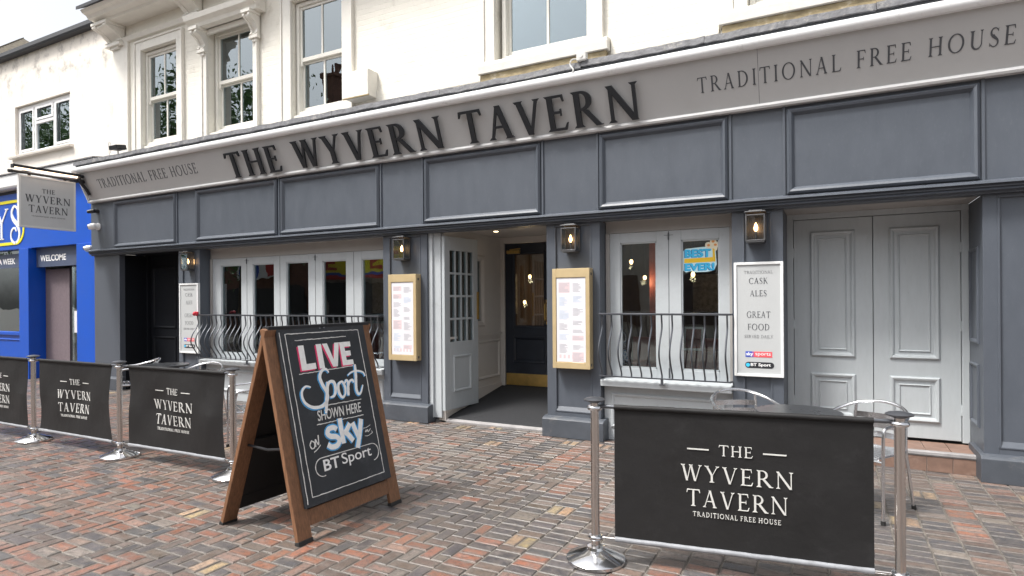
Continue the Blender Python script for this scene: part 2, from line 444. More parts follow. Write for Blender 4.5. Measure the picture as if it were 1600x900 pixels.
# --- serif capitals -------------------------------------------------------------
def gl_serif(ch, T=.15, t=.06):
    P = []
    sh = .04
    def q(*p): P.append(list(p))
    def rect(x0, x1, y0, y1): q((x0, y0), (x1, y0), (x1, y1), (x0, y1))
    def foot(x0, x1, top=False, e=.075):
        if top: q((x0 - e, 1), (x0, 1 - sh * 1.9), (x1, 1 - sh * 1.9), (x1 + e, 1))
        else: q((x0 - e, 0), (x1 + e, 0), (x1, sh * 1.9), (x0, sh * 1.9))
    def stem(x, w, tp=True, bt=True):
        rect(x, x + w, 0, 1)
        if bt: foot(x, x + w)
        if tp: foot(x, x + w, True)
    def diag(xb, xt, w, y0=0, y1=1): q((xb, y0), (xb + w, y0), (xt + w, y1), (xt, y1))
    def arc(cx, cy, rx, ry, a0, a1, wo, n=18, flat=None):
        """ring whose thickness follows wo(angle)"""
        for i in range(n):
            a, b = a0 + (a1 - a0) * i / n, a0 + (a1 - a0) * (i + 1) / n
            def pt(an, k):
                w = wo(an) * k
                return (cx + (rx - w) * math.cos(an), cy + (ry - w) * math.sin(an))
            P.append([pt(a, 0), pt(b, 0), pt(b, 1), pt(a, 1)])
    thick = lambda an: t + (T - t) * abs(math.cos(an)) ** 1.4
    pi = math.pi
    if ch == 'I': stem(.09, T); w = T + .18
    elif ch == 'T':
        c = .39; rect(c - T / 2, c + T / 2, 0, .96); foot(c - T / 2, c + T / 2)
        rect(.03, .75, 1 - t * 1.1, 1); q((0, .80), (.035, .80), (.09, 1 - t), (.03, 1)); q((.745, .80), (.78, .80), (.75, 1), (.69, 1 - t)); w = .78
    elif ch == 'H': stem(.09, T); stem(.66, T); rect(.09 + T, .66, .48, .48 + t); w = .75 + T
    elif ch in 'EFL':
        stem(.09, T)
        if ch != 'L':
            rect(.09 + T, .56, 1 - t, 1); q((.52, 1 - t), (.56, .80), (.595, .80), (.57, 1))
            rect(.09 + T, .48, .48, .48 + t); q((.45, .41), (.485, .41), (.485, .61), (.45, .61))
        if ch != 'F': rect(.09 + T, .58, 0, t); q((.54, t), (.59, 0), (.65, .21), (.62, .21))
        w = .64 if ch != 'F' else .6
    elif ch == 'W':
        diag(.27, .05, T); diag(.31, .50, t * 1.1); diag(.71, .48, T); diag(.76, 1.02, t * 1.1)
        foot(.05, .05 + T, True, .06); foot(1.02, 1.02 + t, True); foot(.48, .48 + T, True, .05); w = 1.12
    elif ch == 'V':
        diag(.33, .05, T); diag(.38, .66, t * 1.1); foot(.05, .05 + T, True, .06); foot(.66, .66 + t, True); w = .77
    elif ch == 'A':
        diag(.06, .35, t * 1.1); diag(.60, .32, T); rect(.2, .6, .33, .33 + t); foot(.06, .06 + t); foot(.60, .60 + T, False, .06); w = .80
    elif ch == 'Y':
        c = .38; rect(c - T / 2, c + T / 2, 0, .46); foot(c - T / 2, c + T / 2)
        q((c - T / 2, .42), (c + T / 2 - .01, .46), (.05 + T, 1), (.05, 1)); q((c + .01, .42), (c + T / 2, .46), (.70, 1), (.70 - t, 1))
        foot(.05, .05 + T, True, .06); foot(.70 - t, .70, True); w = .78
    elif ch == 'N':
        rect(.12, .12 + t * 1.2, 0, .97); foot(.12, .12 + t * 1.2); rect(.76, .76 + t * 1.2, 0, 1); foot(.76, .76 + t * 1.2, True)
        diag(.70, .05, T * 1.12, 0.0, 1.0); w = .9
    elif ch == 'R':
        stem(.09, T); arc(.30, .73, .29, .27, -pi / 2, pi / 2, thick); rect(.09 + T, .31, 1 - t, 1); rect(.09 + T, .31, .46, .46 + t)
        q((.30, .47), (.45, .47), (.80, .03), (.66, .0)); q((.66, 0), (.84, 0), (.86, .035), (.80, .035)); w = .80
    elif ch == 'K':
        stem(.09, T); diag(.2, .58, t * 1.1, .44, 1); foot(.58, .58 + t, True); q((.28, .52), (.40, .62), (.78, 0), (.62, 0)); foot(.62, .74, False, .05); w = .80
    elif ch == 'D':
        stem(.09, T); arc(.30, .5, .50, .5, -pi / 2, pi / 2, thick, 26); rect(.09 + T, .31, 1 - t, 1); rect(.09 + T, .31, 0, t); w = .86
    elif ch == 'O': arc(.50, .5, .47, .52, 0, 2 * pi, thick, 40); w = 1.0
    elif ch in 'CG':
        arc(.50, .5, .47, .52, pi * .27, 2 * pi - pi * .27, thick, 32); q((.76, .70), (.80, .70), (.82, .95), (.78, .93)); w = .86
        if ch == 'G': rect(.70, .70 + T * .9, .08, .45); foot(.70, .70 + T * .9, True) ; P.pop(); rect(.63, .70 + T * .9 + .06, .42, .46); w = .92
    elif ch == 'U':
        rect(.10, .10 + T, .3, 1); foot(.10, .10 + T, True); rect(.66, .66 + t, .3, 1); foot(.66, .66 + t, True)
        arc(.10 + (.56 + t) / 2, .32, (.56 + t) / 2, .34, pi, 2 * pi, lambda an: T + (t - T) * ((math.cos(an) + 1) / 2), 20); w = .84
    elif ch == 'S':
        arc(.29, .745, .235, .265, pi * .16, pi * 1.38, lambda an: t + (T - t) * max(0, (an - pi * .5) / (pi * .88)) ** .8, 16)
        arc(.29, .255, .25, .265, -pi * .84, pi * .42, lambda an: t + (T - t) * max(0, min(1, (an + pi * .5) / (pi * .8))), 16)
        q((.165, .60), (.265, .665), (.445, .42), (.36, .36)); q((.13, .53), (.2, .66), (.42, .50), (.36, .36))
        q((.47, .78), (.505, .78), (.515, .98), (.49, .96)); q((.04, .22), (.075, .22), (.07, .04), (.035, .05)); w = .57
    else: w = .35
    return P, w

def serif(mb, text, O, ex, ey, en, width, height, d0, d1, T=.15, t=.06, gap=.12, word=.42):
    """line of serif capitals, fitted to width x height, anchored at its left baseline"""
    polys, x = [], 0
    for ch in text:
        if ch == ' ': x += word; continue
        P, w = gl_serif(ch, T, t)
        polys += [[(u + x, v) for u, v in p] for p in P]
        x += w + gap
    x -= gap
    sx = width / x
    for i, p in enumerate(polys):
        mb.plate([(u * sx, v * height) for u, v in p], O, ex, ey, en, d0, d1 + (i % 7) * 2.5e-4)
    return mb

def sans(mb, text, O, ex, ey, en, width, height, d0, d1, bold=0.0, shear=0.0):
    """line of plain lettering fitted into a width x height box anchored bottom left"""
    cu = bpy.data.curves.new('text', 'FONT')
    cu.body = text; cu.size = 1; cu.offset = bold; cu.shear = shear; cu.extrude = .5
    cu.resolution_u = 6
    ob = bpy.data.objects.new('text', cu)
    COL.objects.link(ob)
    bpy.context.view_layer.update()
    me = bpy.data.meshes.new_from_object(ob.evaluated_get(bpy.context.evaluated_depsgraph_get()))
    co = np.array([tuple(v.co) for v in me.vertices])
    mn, mx = co.min(0), co.max(0)
    sx, sy = width / (mx[0] - mn[0]), height / (mx[1] - mn[1])
    vs = [O + ex * ((c[0] - mn[0]) * sx) + ey * ((c[1] - mn[1]) * sy) + en * (d1 if c[2] > 0 else d0) for c in co]
    mb.add(vs, [tuple(p.vertices) for p in me.polygons])
    bpy.data.objects.remove(ob); bpy.data.curves.remove(cu); bpy.data.meshes.remove(me)
    return mb

def spline(pts, n=8):
    out = []
    P = [V((*p, 0)) if len(p) == 2 else V(p) for p in pts]
    for i in range(len(P) - 1):
        p0, p1, p2, p3 = P[max(i - 1, 0)], P[i], P[i + 1], P[min(i + 2, len(P) - 1)]
        for k in range(n):
            s = k / n
            out.append(.5 * ((2 * p1) + (p2 - p0) * s + (2 * p0 - 5 * p1 + 4 * p2 - p3) * s * s + (3 * p1 - p0 - 3 * p2 + p3) * s ** 3))
    out.append(P[-1])
    return out

def stroke(mb, pts, wid, O, ex, ey, en, d0, d1, curve=True, jit=0.0):
    """brush or chalk line along (u,v) points; wid = number or list"""
    Q = spline(pts) if curve else [V((*p, 0)) for p in pts]
    k = len(Q)
    def wd(i):
        if isinstance(wid, (int, float)): w = wid
        else:
            f = i / (k - 1) * (len(wid) - 1); a = min(int(f), len(wid) - 2); w = wid[a] + (wid[a + 1] - wid[a]) * (f - a)
        return w * (1 + jit * (random.random() - .5))
    L, Rr = [], []
    for i, p in enumerate(Q):
        t = (Q[min(i + 1, k - 1)] - Q[max(i - 1, 0)])
        t = t.normalized() if t.length > 0 else V((1, 0, 0))
        nrm = V((-t.y, t.x, 0)); w = wd(i) / 2
        L.append(p + nrm * w); Rr.append(p - nrm * w)
    for i in range(k - 1):
        mb.plate([(Rr[i].x, Rr[i].y), (Rr[i + 1].x, Rr[i + 1].y), (L[i + 1].x, L[i + 1].y), (L[i].x, L[i].y)], O, ex, ey, en, d0, d1 + (i % 5) * 1.5e-4)
    return mb

def wall_boxes(mb, x0, x1, y0, y1, z0, z1, holes):
    xs = sorted({x0, x1, *[h[0] for h in holes], *[h[1] for h in holes]})
    xs = [x for x in xs if x0 <= x <= x1]
    for a, b in zip(xs[:-1], xs[1:]):
        cuts = sorted([(h[2], h[3]) for h in holes if h[0] <= a and h[1] >= b])
        z = z0
        for c, d2 in cuts:
            if c > z: mb.box(a, b, y0, y1, z, c)
            z = max(z, d2)
        if z < z1: mb.box(a, b, y0, y1, z, z1)
    return mb

# ================================================================== GROUND
g = MB().add([(-220, -200, -.02), (160, -200, -.02), (160, 220, -.02), (-220, 220, -.02)], [(0, 1, 2, 3)])
M['ground'] = mat('ground', (.16, .145, .13), .9, noise=.25, nscale=30, bump=.3, bscale=120)
tag(g.build('ground', 'ground'), kind='structure')

def paving():
    """clay pavers: courses square to the shop front, with herringbone panels framed by bands of blue-grey bricks"""
    RED, PINK, GREY, BROWN, YEL, DUST = (.25, .105, .066), (.245, .155, .122), (.068, .067, .074), (.125, .09, .074), (.40, .285, .17), (.20, .168, .148)
    bricks = []
    X0, X1, Y0, Y1 = -24.0, 8.0, -9.0, .30
    BW, BL, J = .094, .188, .0085
    def vnoise(x, y, sd):
        def h(a, b):
            v = math.sin(a * 127.1 + b * 311.7 + sd * 74.7) * 43758.5453
            return v - math.floor(v)
        a, b = math.floor(x), math.floor(y); u, v = x - a, y - b
        u, v = u * u * (3 - 2 * u), v * v * (3 - 2 * v)
        return (h(a, b) * (1 - u) + h(a + 1, b) * u) * (1 - v) + (h(a, b + 1) * (1 - u) + h(a + 1, b + 1) * u) * v
    XH = -1.72                                   # plain courses to the right of this, panels to the left
    CW = BL                                      # a course is one brick length wide, bricks laid across it
    def pick(w):
        r, acc = random.random(), 0
        for c, p in zip((RED, PINK, GREY, BROWN, DUST), w):
            acc += p
            if r < acc: break
        k = random.uniform(.74, 1.2)
        return tuple(ch * k * random.uniform(.96, 1.04) for ch in c)
    FAM = {'dark': (.02, .03, .66, .22, .07), 'red': (.50, .24, .06, .13, .07), 'brown': (.14, .14, .22, .34, .16), 'pale': (.08, .26, .18, .20, .28), 'mixed': (.42, .12, .20, .22, .04)}
    def add(x0, x1, y0, y1, c):
        if x1 - x0 > .02 and y1 - y0 > .02: bricks.append((x0 + J / 2, x1 - J / 2, y0 + J / 2, y1 - J / 2, c))
    def course(x, prefer, ya=Y0):
        yy = ya if ya > Y0 else Y0 - random.random() * BW
        while yy < Y1:
            fam = random.choices(['dark', 'red', 'brown', 'pale'], prefer)[0]
            n = random.randint(5, 17)
            for _ in range(n):
                if yy >= Y1: break
                add(x, x + CW, max(yy, Y0), min(yy + BW, Y1), pick(FAM[fam])); yy += BW
            if random.random() < .30 and yy + BL < Y1:
                k = random.uniform(.8, 1.15)
                for q in (0, 1): add(x + q * BW * .99, x + (q + 1) * BW * .99, yy, yy + BL, tuple(ch * k * random.uniform(.9, 1.1) for ch in YEL))
                yy += BL
    x = XH
    while x < X1: course(x, (.34, .26, .26, .14)); x += CW
    x = XH; strip = 0
    w = BL / 2
    while x > X0:
        nb_ = 2 if strip % 2 == 0 else 1
        for q in range(nb_): x -= CW; course(x, (.52, .16, .20, .12) if q == 0 else (.2, .4, .2, .2))
        HW = 12 * w if strip % 2 == 0 else 8 * w       # herringbone panel
        px1, px0 = x, x - HW
        YH = -1.30
        xc = px0
        while xc < px1 - .02: course(xc, (.22, .24, .24, .30), YH); xc += CW
        for a in range(-3, 16):
            for b in range(-2, int((Y1 - Y0) / w) + 3):
                if (a - b) % 4 == 0: r = (a * w, (a + 2) * w, b * w, (b + 1) * w)
                elif (a - b) % 4 == 2: r = (a * w, (a + 1) * w, (b - 1) * w, (b + 1) * w)
                else: continue
                x0_, x1_, y0_, y1_ = max(px0 + r[0], px0), min(px0 + r[1], px1), max(Y0 + r[2], Y0), min(Y0 + r[3], YH)
                if x1_ - x0_ < .02 or y1_ - y0_ < .02: continue
                h = vnoise((x0_ + 40) * .55, (y0_ + 40) * .75, 5)
                fam = 'mixed' if h < .50 else ('brown' if h < .66 else 'dark')
                add(x0_, x1_, y0_, y1_, pick(FAM[fam]))
        x = px0; strip += 1
    vs, fs, cols, edge = [], [], [], []
    for x0, x1, y0, y1, c in bricks:
        z = random.uniform(-.0022, .0022) + .003 * (vnoise(x0 * .7 + 50, y0 * .7 + 50, 9) - .5)
        tl = [random.uniform(-.002, .002) for _ in range(4)]
        e = .005
        b = len(vs)
        cc = [(x0, y0), (x1, y0), (x1, y1), (x0, y1)]
        ii = [(x0 + e, y0 + e), (x1 - e, y0 + e), (x1 - e, y1 - e), (x0 + e, y1 - e)]
        g = random.uniform(.016, .034)
        jj = [(x0 + g, y0 + g), (x1 - g, y0 + g), (x1 - g, y1 - g), (x0 + g, y1 - g)]
        if x1 - x0 < .08 or y1 - y0 < .08: jj = [(.7 * a + .3 * (x0 + x1) / 2, .7 * b_ + .3 * (y0 + y1) / 2) for a, b_ in ii]
        vs += [(px, py, z - .018) for px, py in cc] + [(px, py, z - .005) for px, py in cc] + [(px, py, z + tl[q]) for q, (px, py) in enumerate(ii)] + [(px, py, z + tl[q] + .0008) for q, (px, py) in enumerate(jj)]
        for q in range(4):
            r = (q + 1) % 4
            fs.append((b + q, b + r, b + 4 + r, b + 4 + q)); fs.append((b + 4 + q, b + 4 + r, b + 8 + r, b + 8 + q))
            fs.append((b + 8 + q, b + 8 + r, b + 12 + r, b + 12 + q))
        fs.append((b + 12, b + 13, b + 14, b + 15))
        wr = random.uniform(.4, .95)                       # rubbed arrises show the grey of the joint sand
        ce = tuple(ch * (1 - wr) + d2 * wr for ch, d2 in zip(c, (.085, .08, .074)))
        cols += [(*ce, 1)] * 12 + [(*c, 1)] * 4
    me = bpy.data.meshes.new('pavement')
    me.from_pydata(vs, [], fs)
    at = me.color_attributes.new('brick', 'FLOAT_COLOR', 'POINT')
    at.data.foreach_set('color', np.array(cols, dtype=np.float32).ravel())
    m = bpy.data.materials.new('clay_paver'); m.use_nodes = True
    nt = m.node_tree; b = nt.nodes['Principled BSDF']
    ca = nt.nodes.new('ShaderNodeVertexColor'); ca.layer_name = 'brick'
    tc = nt.nodes.new('ShaderNodeTexCoord')
    def noise(sc, det=6, ro=.6):
        n = nt.nodes.new('ShaderNodeTexNoise'); n.inputs['Scale'].default_value = sc; n.inputs['Detail'].default_value = det; n.inputs['Roughness'].default_value = ro
        nt.links.new(tc.outputs['Object'], n.inputs['Vector']); return n
    def rng_(src, a, b2, c, d2):
        r = nt.nodes.new('ShaderNodeMapRange'); r.inputs['From Min'].default_value = a; r.inputs['From Max'].default_value = b2
        r.inputs['To Min'].default_value = c; r.inputs['To Max'].default_value = d2; nt.links.new(src, r.inputs['Value']); return r.outputs[0]
    def mix(f, c1, c2):
        x = nt.nodes.new('ShaderNodeMixRGB'); nt.links.new(f, x.inputs['Fac'])
        for s, c in (('Color1', c1), ('Color2', c2)):
            if isinstance(c, tuple): x.inputs[s].default_value = (*c, 1)
            else: nt.links.new(c, x.inputs[s])
        return x.outputs[0]
    n1 = noise(13, 8, .75); n2 = noise(1.1, 5, .6); n3 = noise(90, 4, .7)
    c = mix(rng_(n1.outputs['Fac'], .44, .66, 0, .72), ca.outputs['Color'], (.19, .162, .145))       # rubbed and dusty patches
    n4 = noise(34, 5, .7)
    c = mix(rng_(n4.outputs['Fac'], .50, .62, 0, .62), c, (.062, .054, .049))                        # grime
    c = mix(rng_(n2.outputs['Fac'], .42, .68, 0, .45), c, (.11, .092, .082))                          # broad dirt
    c = mix(rng_(n3.outputs['Fac'], .52, .68, 0, .5), c, (.035, .032, .03))                           # pits
    nt.links.new(c, b.inputs['Base Color'])
    nt.links.new(rng_(n1.outputs['Fac'], .3, .7, .26, .56), b.inputs['Roughness'])
    bp = nt.nodes.new('ShaderNodeBump'); bp.inputs['Strength'].default_value = .55; bp.inputs['Distance'].default_value = .004
    ad = nt.nodes.new('ShaderNodeMath'); ad.operation = 'ADD'
    nt.links.new(n1.outputs['Fac'], ad.inputs[0]); nt.links.new(n3.outputs['Fac'], ad.inputs[1]); nt.links.new(ad.outputs[0], bp.inputs['Height'])
    nt.links.new(bp.outputs[0], b.inputs['Normal'])
    me.materials.append(m)
    o = bpy.data.objects.new('pavement', me); COL.objects.link(o)
    tag(o, kind='structure')
    # sand in the joints
    M['sand'] = mat('sand', (.15, .135, .118), .95, noise=.45, nscale=9, bump=.4, bscale=150, grime=(.05, .06, .03), gscale=2, gamount=.5)
    tag(MB().add([(X0, Y0, -.006), (X1, Y0, -.006), (X1, Y1, -.006), (X0, Y1, -.006)], [(0, 1, 2, 3)]).build('pavement_joint_sand', 'sand'), kind='structure')
paving()

# ================================================================== THE TAVERN
pub = thing('pub_building', 'cream and charcoal two-storey tavern with raised dark lettering on its grey fascia', 'pub')
WY = .42                                   # face of the upper wall; the pillars of the shop front stand at y = 0
PX0, PX1 = -12.24, 6.0

def z_frames(mb, x0, x1, z0, z1, y0, y1, w, bot=None):
    b = w if bot is None else bot
    mb.box(x0, x0 + w, y0, y1, z0, z1); mb.box(x1 - w, x1, y0, y1, z0, z1)
    mb.box(x0 + w, x1 - w, y0, y1, z1 - w, z1); mb.box(x0 + w, x1 - w, y0, y1, z0, z0 + b)

# upper wall, with its window openings
holes = [(-11.40, -10.35, 4.50, 6.28), (-9.53, -8.37, 4.50, 6.27), (-7.51, -6.45, 4.50, 6.30), (-3.85, -2.55, 4.66, 6.6), (-.78, .55, 4.66, 6.6)]
w = MB(); wall_boxes(w, PX0, PX1, WY, WY + .34, 3.9, 9.2, holes)
w.build('upper_wall', 'white_wall', pub)
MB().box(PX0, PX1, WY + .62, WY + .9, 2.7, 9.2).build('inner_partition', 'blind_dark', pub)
MB().box(PX0, PX0 + .3, WY + .34, 9, 0, 9.2).build('side_wall', 'render_wall', pub)
# corner strip and its console, cornice and roof edge at the left end
c = MB(); c.box(-12.26, -11.80, WY - .05, WY, 4.05, 6.56); c.build('corner_strip', 'white_trim', pub, .006)
def console(xa, xb, z0, z1, y0, depth):
    m = MB(); n = 26; prof = []
    for i in range(n + 1):
        f = i / n; z = z1 - (z1 - z0) * f
        dd = depth * (.20 + .80 * (.5 + .5 * math.cos(math.pi * min(1, f * 1.25)))) + depth * (.17 * math.exp(-((f - .9) / .09) ** 2) + .10 * math.exp(-((f - .16) / .1) ** 2) - .08 * math.exp(-((f - .38) / .1) ** 2))
        prof.append((y0 - dd, z))
    prof += [(y0, z0), (y0, z1)]
    wd = xb - xa
    m.profx(prof, xa, xa + wd * .26); m.profx(prof, xb - wd * .26, xb)
    m.profx([(p[0] + .025 if p[0] < y0 - .03 else p[0], p[1]) for p in prof], xa + wd * .26, xb - wd * .26)
    m.box(xa - .02, xb + .02, y0 - depth - .02, y0, z1, z1 + .05)
    m.box(xa - .015, xb + .015, y0 - depth * .35, y0, z0 - .04, z0 + .01)
    m.box(xa + wd * .2, xb - wd * .2, y0 - depth * .22, y0, z0 - .09, z0 - .04)
    return m
console(-12.38, -11.92, 6.52, 6.80, WY - .02, .34).build('console_bracket', 'white_trim', pub, .004)
console(-10.05, -9.66, 6.58, 6.82, WY - .02, .30).build('console_bracket', 'white_trim', pub, .004)
console(-9.69, -9.52, 5.92, 6.22, WY - .03, .20).build('console_bracket', 'white_trim', pub, .004)
console(-8.38, -8.21, 5.90, 6.22, WY - .03, .20).build('console_bracket', 'white_trim', pub, .004)
m = MB()
m.profx([(WY, 6.85), (.10, 6.85), (.08, 6.89), (-.02, 6.91), (-.06, 6.96), (-.12, 6.98), (-.16, 7.03), (WY, 7.03)], -12.36, 6)
m.build('eaves_cornice', 'white_trim', pub)
m = MB(); m.profx([(-.20, 7.03), (-.20, 7.09), (3.4, 9.5), (3.4, 9.4)], -12.42, 6); m.build('roof', 'slate', pub)
m = MB(); m.profx([(WY, 6.52), (WY - .05, 6.53), (WY - .07, 6.57), (WY - .09, 6.60), (WY, 6.62)], -12.24, -9.82); m.build('string_course', 'white_trim', pub)
m = MB(); m.profx([(WY, 6.27), (WY - .18, 6.27), (WY - .20, 6.33), (WY - .27, 6.37), (WY - .29, 6.45), (WY - .05, 6.50), (WY, 6.62)], -9.80, -8.10); m.build('window_hood', 'white_trim', pub, .004)

def architrave(x0, x1, z0, z1, w=.17, label=None):
    m = MB(); y = WY
    for a, b, c2, d2 in ((x0 - w, x0, z0, z1 + w), (x1, x1 + w, z0, z1 + w), (x0, x1, z1, z1 + w)):
        m.box(a, b, y - .045, y, c2, d2)
    m.box(x0 - w - .03, x0 - w, y - .065, y, z0, z1 + w + .03); m.box(x1 + w, x1 + w + .03, y - .065, y, z0, z1 + w + .03)
    m.box(x0 - w, x1 + w, y - .065, y, z1 + w, z1 + w + .03)
    return m.build('architrave', 'white_trim', pub, .006)
architrave(-11.40, -10.35, 4.3, 6.28, .15); architrave(-9.53, -8.37, 4.3, 6.18, .09); architrave(-7.51, -6.45, 4.3, 6.30, .18)
architrave(-3.85, -2.55, 4.66, 6.6, .14); architrave(-.78, .55, 4.66, 6.6, .14)

def sash(x0, x1, z0, z1, zm, rec=.05, cols=2):
    """box sash: outer frame > meeting sashes, panes"""
    yb = WY + rec
    f = MB(); z_frames(f, x0, x1, z0, z1, yb, yb + .14, .055, .05)
    fo = f.build('sash_window', 'sash_white', pub, .004)
    for (a, b, yy) in ((zm, z1 - .055, yb + .03), (z0 + .05, zm + .01, yb + .075)):
        s = MB(); xa, xb = x0 + .055, x1 - .055
        lo = .06 if a == zm else .075
        z_frames(s, xa, xb, a, b, yy, yy + .042, .042, lo)
        xm = (xa + xb) / 2
        for k in range(1, cols):
            xk = xa + (xb - xa) * k / cols
            s.box(xk - .016, xk + .016, yy + .004, yy + .038, a + lo, b - .042)
        if a == zm:                                           # sash horns
            for xx in (xa, xb - .042): s.profx([(yy, a), (yy, a - .055), (yy + .03, a - .085), (yy + .042, a)], xx, xx + .042)
        so = s.build('sash', 'sash_white', fo, .003)
        MB().box(xa + .04, xb - .04, yy + .018, yy + .024, a + lo - .01, b - .035).build('pane', 'glass_up', fo)
    return fo
sash(-11.39, -10.36, 4.52, 6.26, 5.36, .05); sash(-9.50, -8.38, 4.52, 6.25, 5.36, .11); sash(-7.49, -6.46, 4.52, 6.28, 5.36, .06)
sash(-3.80, -2.56, 4.70, 6.58, 6.0, .08); sash(-.77, .54, 4.70, 6.58, 6.0, .08)
for xa, xb in ((-4.06, -2.30), (-1.06, .72)):
    m = MB(); m.profx([(WY, 4.50), (WY - .12, 4.50), (WY - .13, 4.60), (WY - .12, 4.64), (WY, 4.67)], xa, xb); m.build('window_sill', 'white_trim', pub, .006)
    MB().box(xa + .03, xb - .03, WY - .09, WY, 4.40, 4.50).build('sill_bed', 'sill_stain', pub, .01)
for xa, xb in ((-6.0, -4.07), (-2.29, -1.07)): MB().profx([(WY, 4.36), (WY - .05, 4.36), (WY - .05, 4.40), (WY, 4.44)], xa, xb).build('ledge', 'sill_stain', pub, .006)
for xa, xb, zt in ((-6.0, -4.07, 4.62), (-2.29, -1.07, 4.66)): MB().box(xa, xb, WY - .03, WY, 4.44, zt).build('plain_course', 'white_wall', pub, .006)

# gutter moulding with its lead dressing
FX0 = -12.20
m = MB(); m.profx([(-.30, 3.945), (-.34, 3.945), (-.365, 3.965), (-.375, 3.995), (-.37, 4.03), (-.345, 4.045), (-.30, 4.045)], FX0 - .08, PX1)
gm = m.build('gutter_moulding', 'gutter_white', pub, smooth=True)
m = MB(); m.profx([(-.28, 4.045), (-.30, 4.045), (-.30, 4.085), (-.28, 4.085), (WY, 4.12), (WY, 4.0), (-.28, 4.0)], FX0 - .06, PX1); m.build('gutter_bed', 'letter_grey', pub)
m = MB(); x = FX0 - .09
while x < PX1:                                                # lead in dressed lengths, not quite straight
    L = random.uniform(1.2, 2.2); dz = random.uniform(-.006, .008); n = 14
    pts = [(x + L * i / n, random.uniform(-.007, .007)) for i in range(n + 1)]
    for (xa, ja), (xb, jb) in zip(pts[:-1], pts[1:]):
        m.add([(xa, -.335, 4.085 + dz + ja), (xb, -.335, 4.085 + dz + jb), (xb, -.325, 4.15 + dz + jb), (xa, -.325, 4.15 + dz + ja), (xb, WY, 4.30), (xa, WY, 4.30), (xa, WY, 4.09), (xb, WY, 4.09)],
              [(0, 1, 2, 3), (3, 2, 4, 5), (1, 0, 6, 7)])
    x += L + .004
m.build('lead_flashing', 'lead', pub)

# fascia board, leaning out at the top
m = MB(); m.profx([(-.10, 3.47), (-.315, 3.985), (-.05, 3.985), (-.05, 3.47)], FX0, PX1)
fas = m.build('fascia_board', 'fascia_grey', pub)
m = MB(); m.profx([(-.05, 3.43), (-.118, 3.43), (-.128, 3.45), (-.118, 3.475), (-.05, 3.475)], FX0 - .02, PX1); m.build('fascia_bead', 'bead_grey', pub)
m = MB(); m.add([(FX0 - .012, -.10, 3.46), (FX0 - .012, -.13, 3.46), (FX0 - .012, -.36, 3.99), (FX0 - .012, -.05, 3.99), (FX0 + .012, -.10, 3.46), (FX0 + .012, -.13, 3.46), (FX0 + .012, -.36, 3.99), (FX0 + .012, -.05, 3.99)],
      [(0, 1, 2, 3), (7, 6, 5, 4), (0, 4, 5, 1), (1, 5, 6, 2), (2, 6, 7, 3), (3, 7, 4, 0)]); m.build('fascia_end_board', 'gutter_white', pub)
FU = V((0, -.215, .515)).normalized()                          # up the slope of the fascia
FN = V((0, -.515, -.215)).normalized()                         # out of its face
FO = V((0, -.10, 3.47))
def fpt(x, v): return FO + EX * x + FU * v
for txt, xa, xb in (('THE', -8.22, -7.10), ('WYVERN', -6.80, -4.27), ('TAVERN', -3.99, -1.79)):
    lt = MB(); serif(lt, txt, fpt(xa, .035), EX, FU, FN, xb - xa, .385, .030, .055, .16, .075, gap=.16)
    lt.build('raised_lettering', 'letter_dark', fas)
lt = MB(); serif(lt, 'TRADITIONAL FREE HOUSE', fpt(-11.72, .195), EX, FU, FN, 2.74, .165, 0, .0025, .13, .055, gap=.15, word=.60); lt.build('small_lettering', 'letter_mid', fas)
lt = MB(); serif(lt, 'TRADITIONAL FREE HOUSE', fpt(-1.19, .195), EX, FU, FN, 2.53, .150, 0, .0025, .125, .05, gap=.26, word=.75); lt.build('small_lettering', 'letter_grey', fas)
m = MB()
for x in (-.62, 3.4): m.plate([(x, 0), (x + .003, 0), (x + .003, .55), (x, .55)], FO, EX, FU, FN, 0, .0012)
m.build('board_joint', 'letter_grey', fas)

# frieze of panels
fr = MB(); fr.box(-12.25, PX1, -.05, .12, 2.54, 3.46); fz = fr.build('frieze', 'dark_paint', pub)
for xa, xb in ((-11.48, -9.72), (-9.19, -7.33), (-7.25, -5.39), (-4.65, -3.00), (-2.28, -.925), (-.38, 1.12), (1.62, 3.2)):
    m = MB(); m.ring(xa, xb, 2.58, 3.40, -.05, .07, .046); m.build('panel_moulding', 'dark_paint', fz)
for xa in (-9.70, -9.215, -7.29, -5.365, -4.68, -2.975, -2.305, -.90, -.405, 1.145, 1.59): MB().box(xa - .013, xa + .013, -.068, -.05, 2.565, 3.44).build('panel_fillet', 'dark_paint', fz, .004)
m = MB(); m.profx([(-.05, 2.572), (-.135, 2.548), (-.138, 2.53), (-.05, 2.53)], -12.27, PX1); m.build('frieze_ledge', 'dark_paint', fz)
m = MB(); m.profx([(-.03, 2.53), (-.10, 2.53), (-.105, 2.505), (-.085, 2.50), (-.095, 2.48), (-.05, 2.47), (-.05, 2.455), (.0, 2.455), (.10, 2.455), (.10, 2.53)], -12.25, PX1); m.build('frieze_bed_moulding', 'dark_paint', fz)

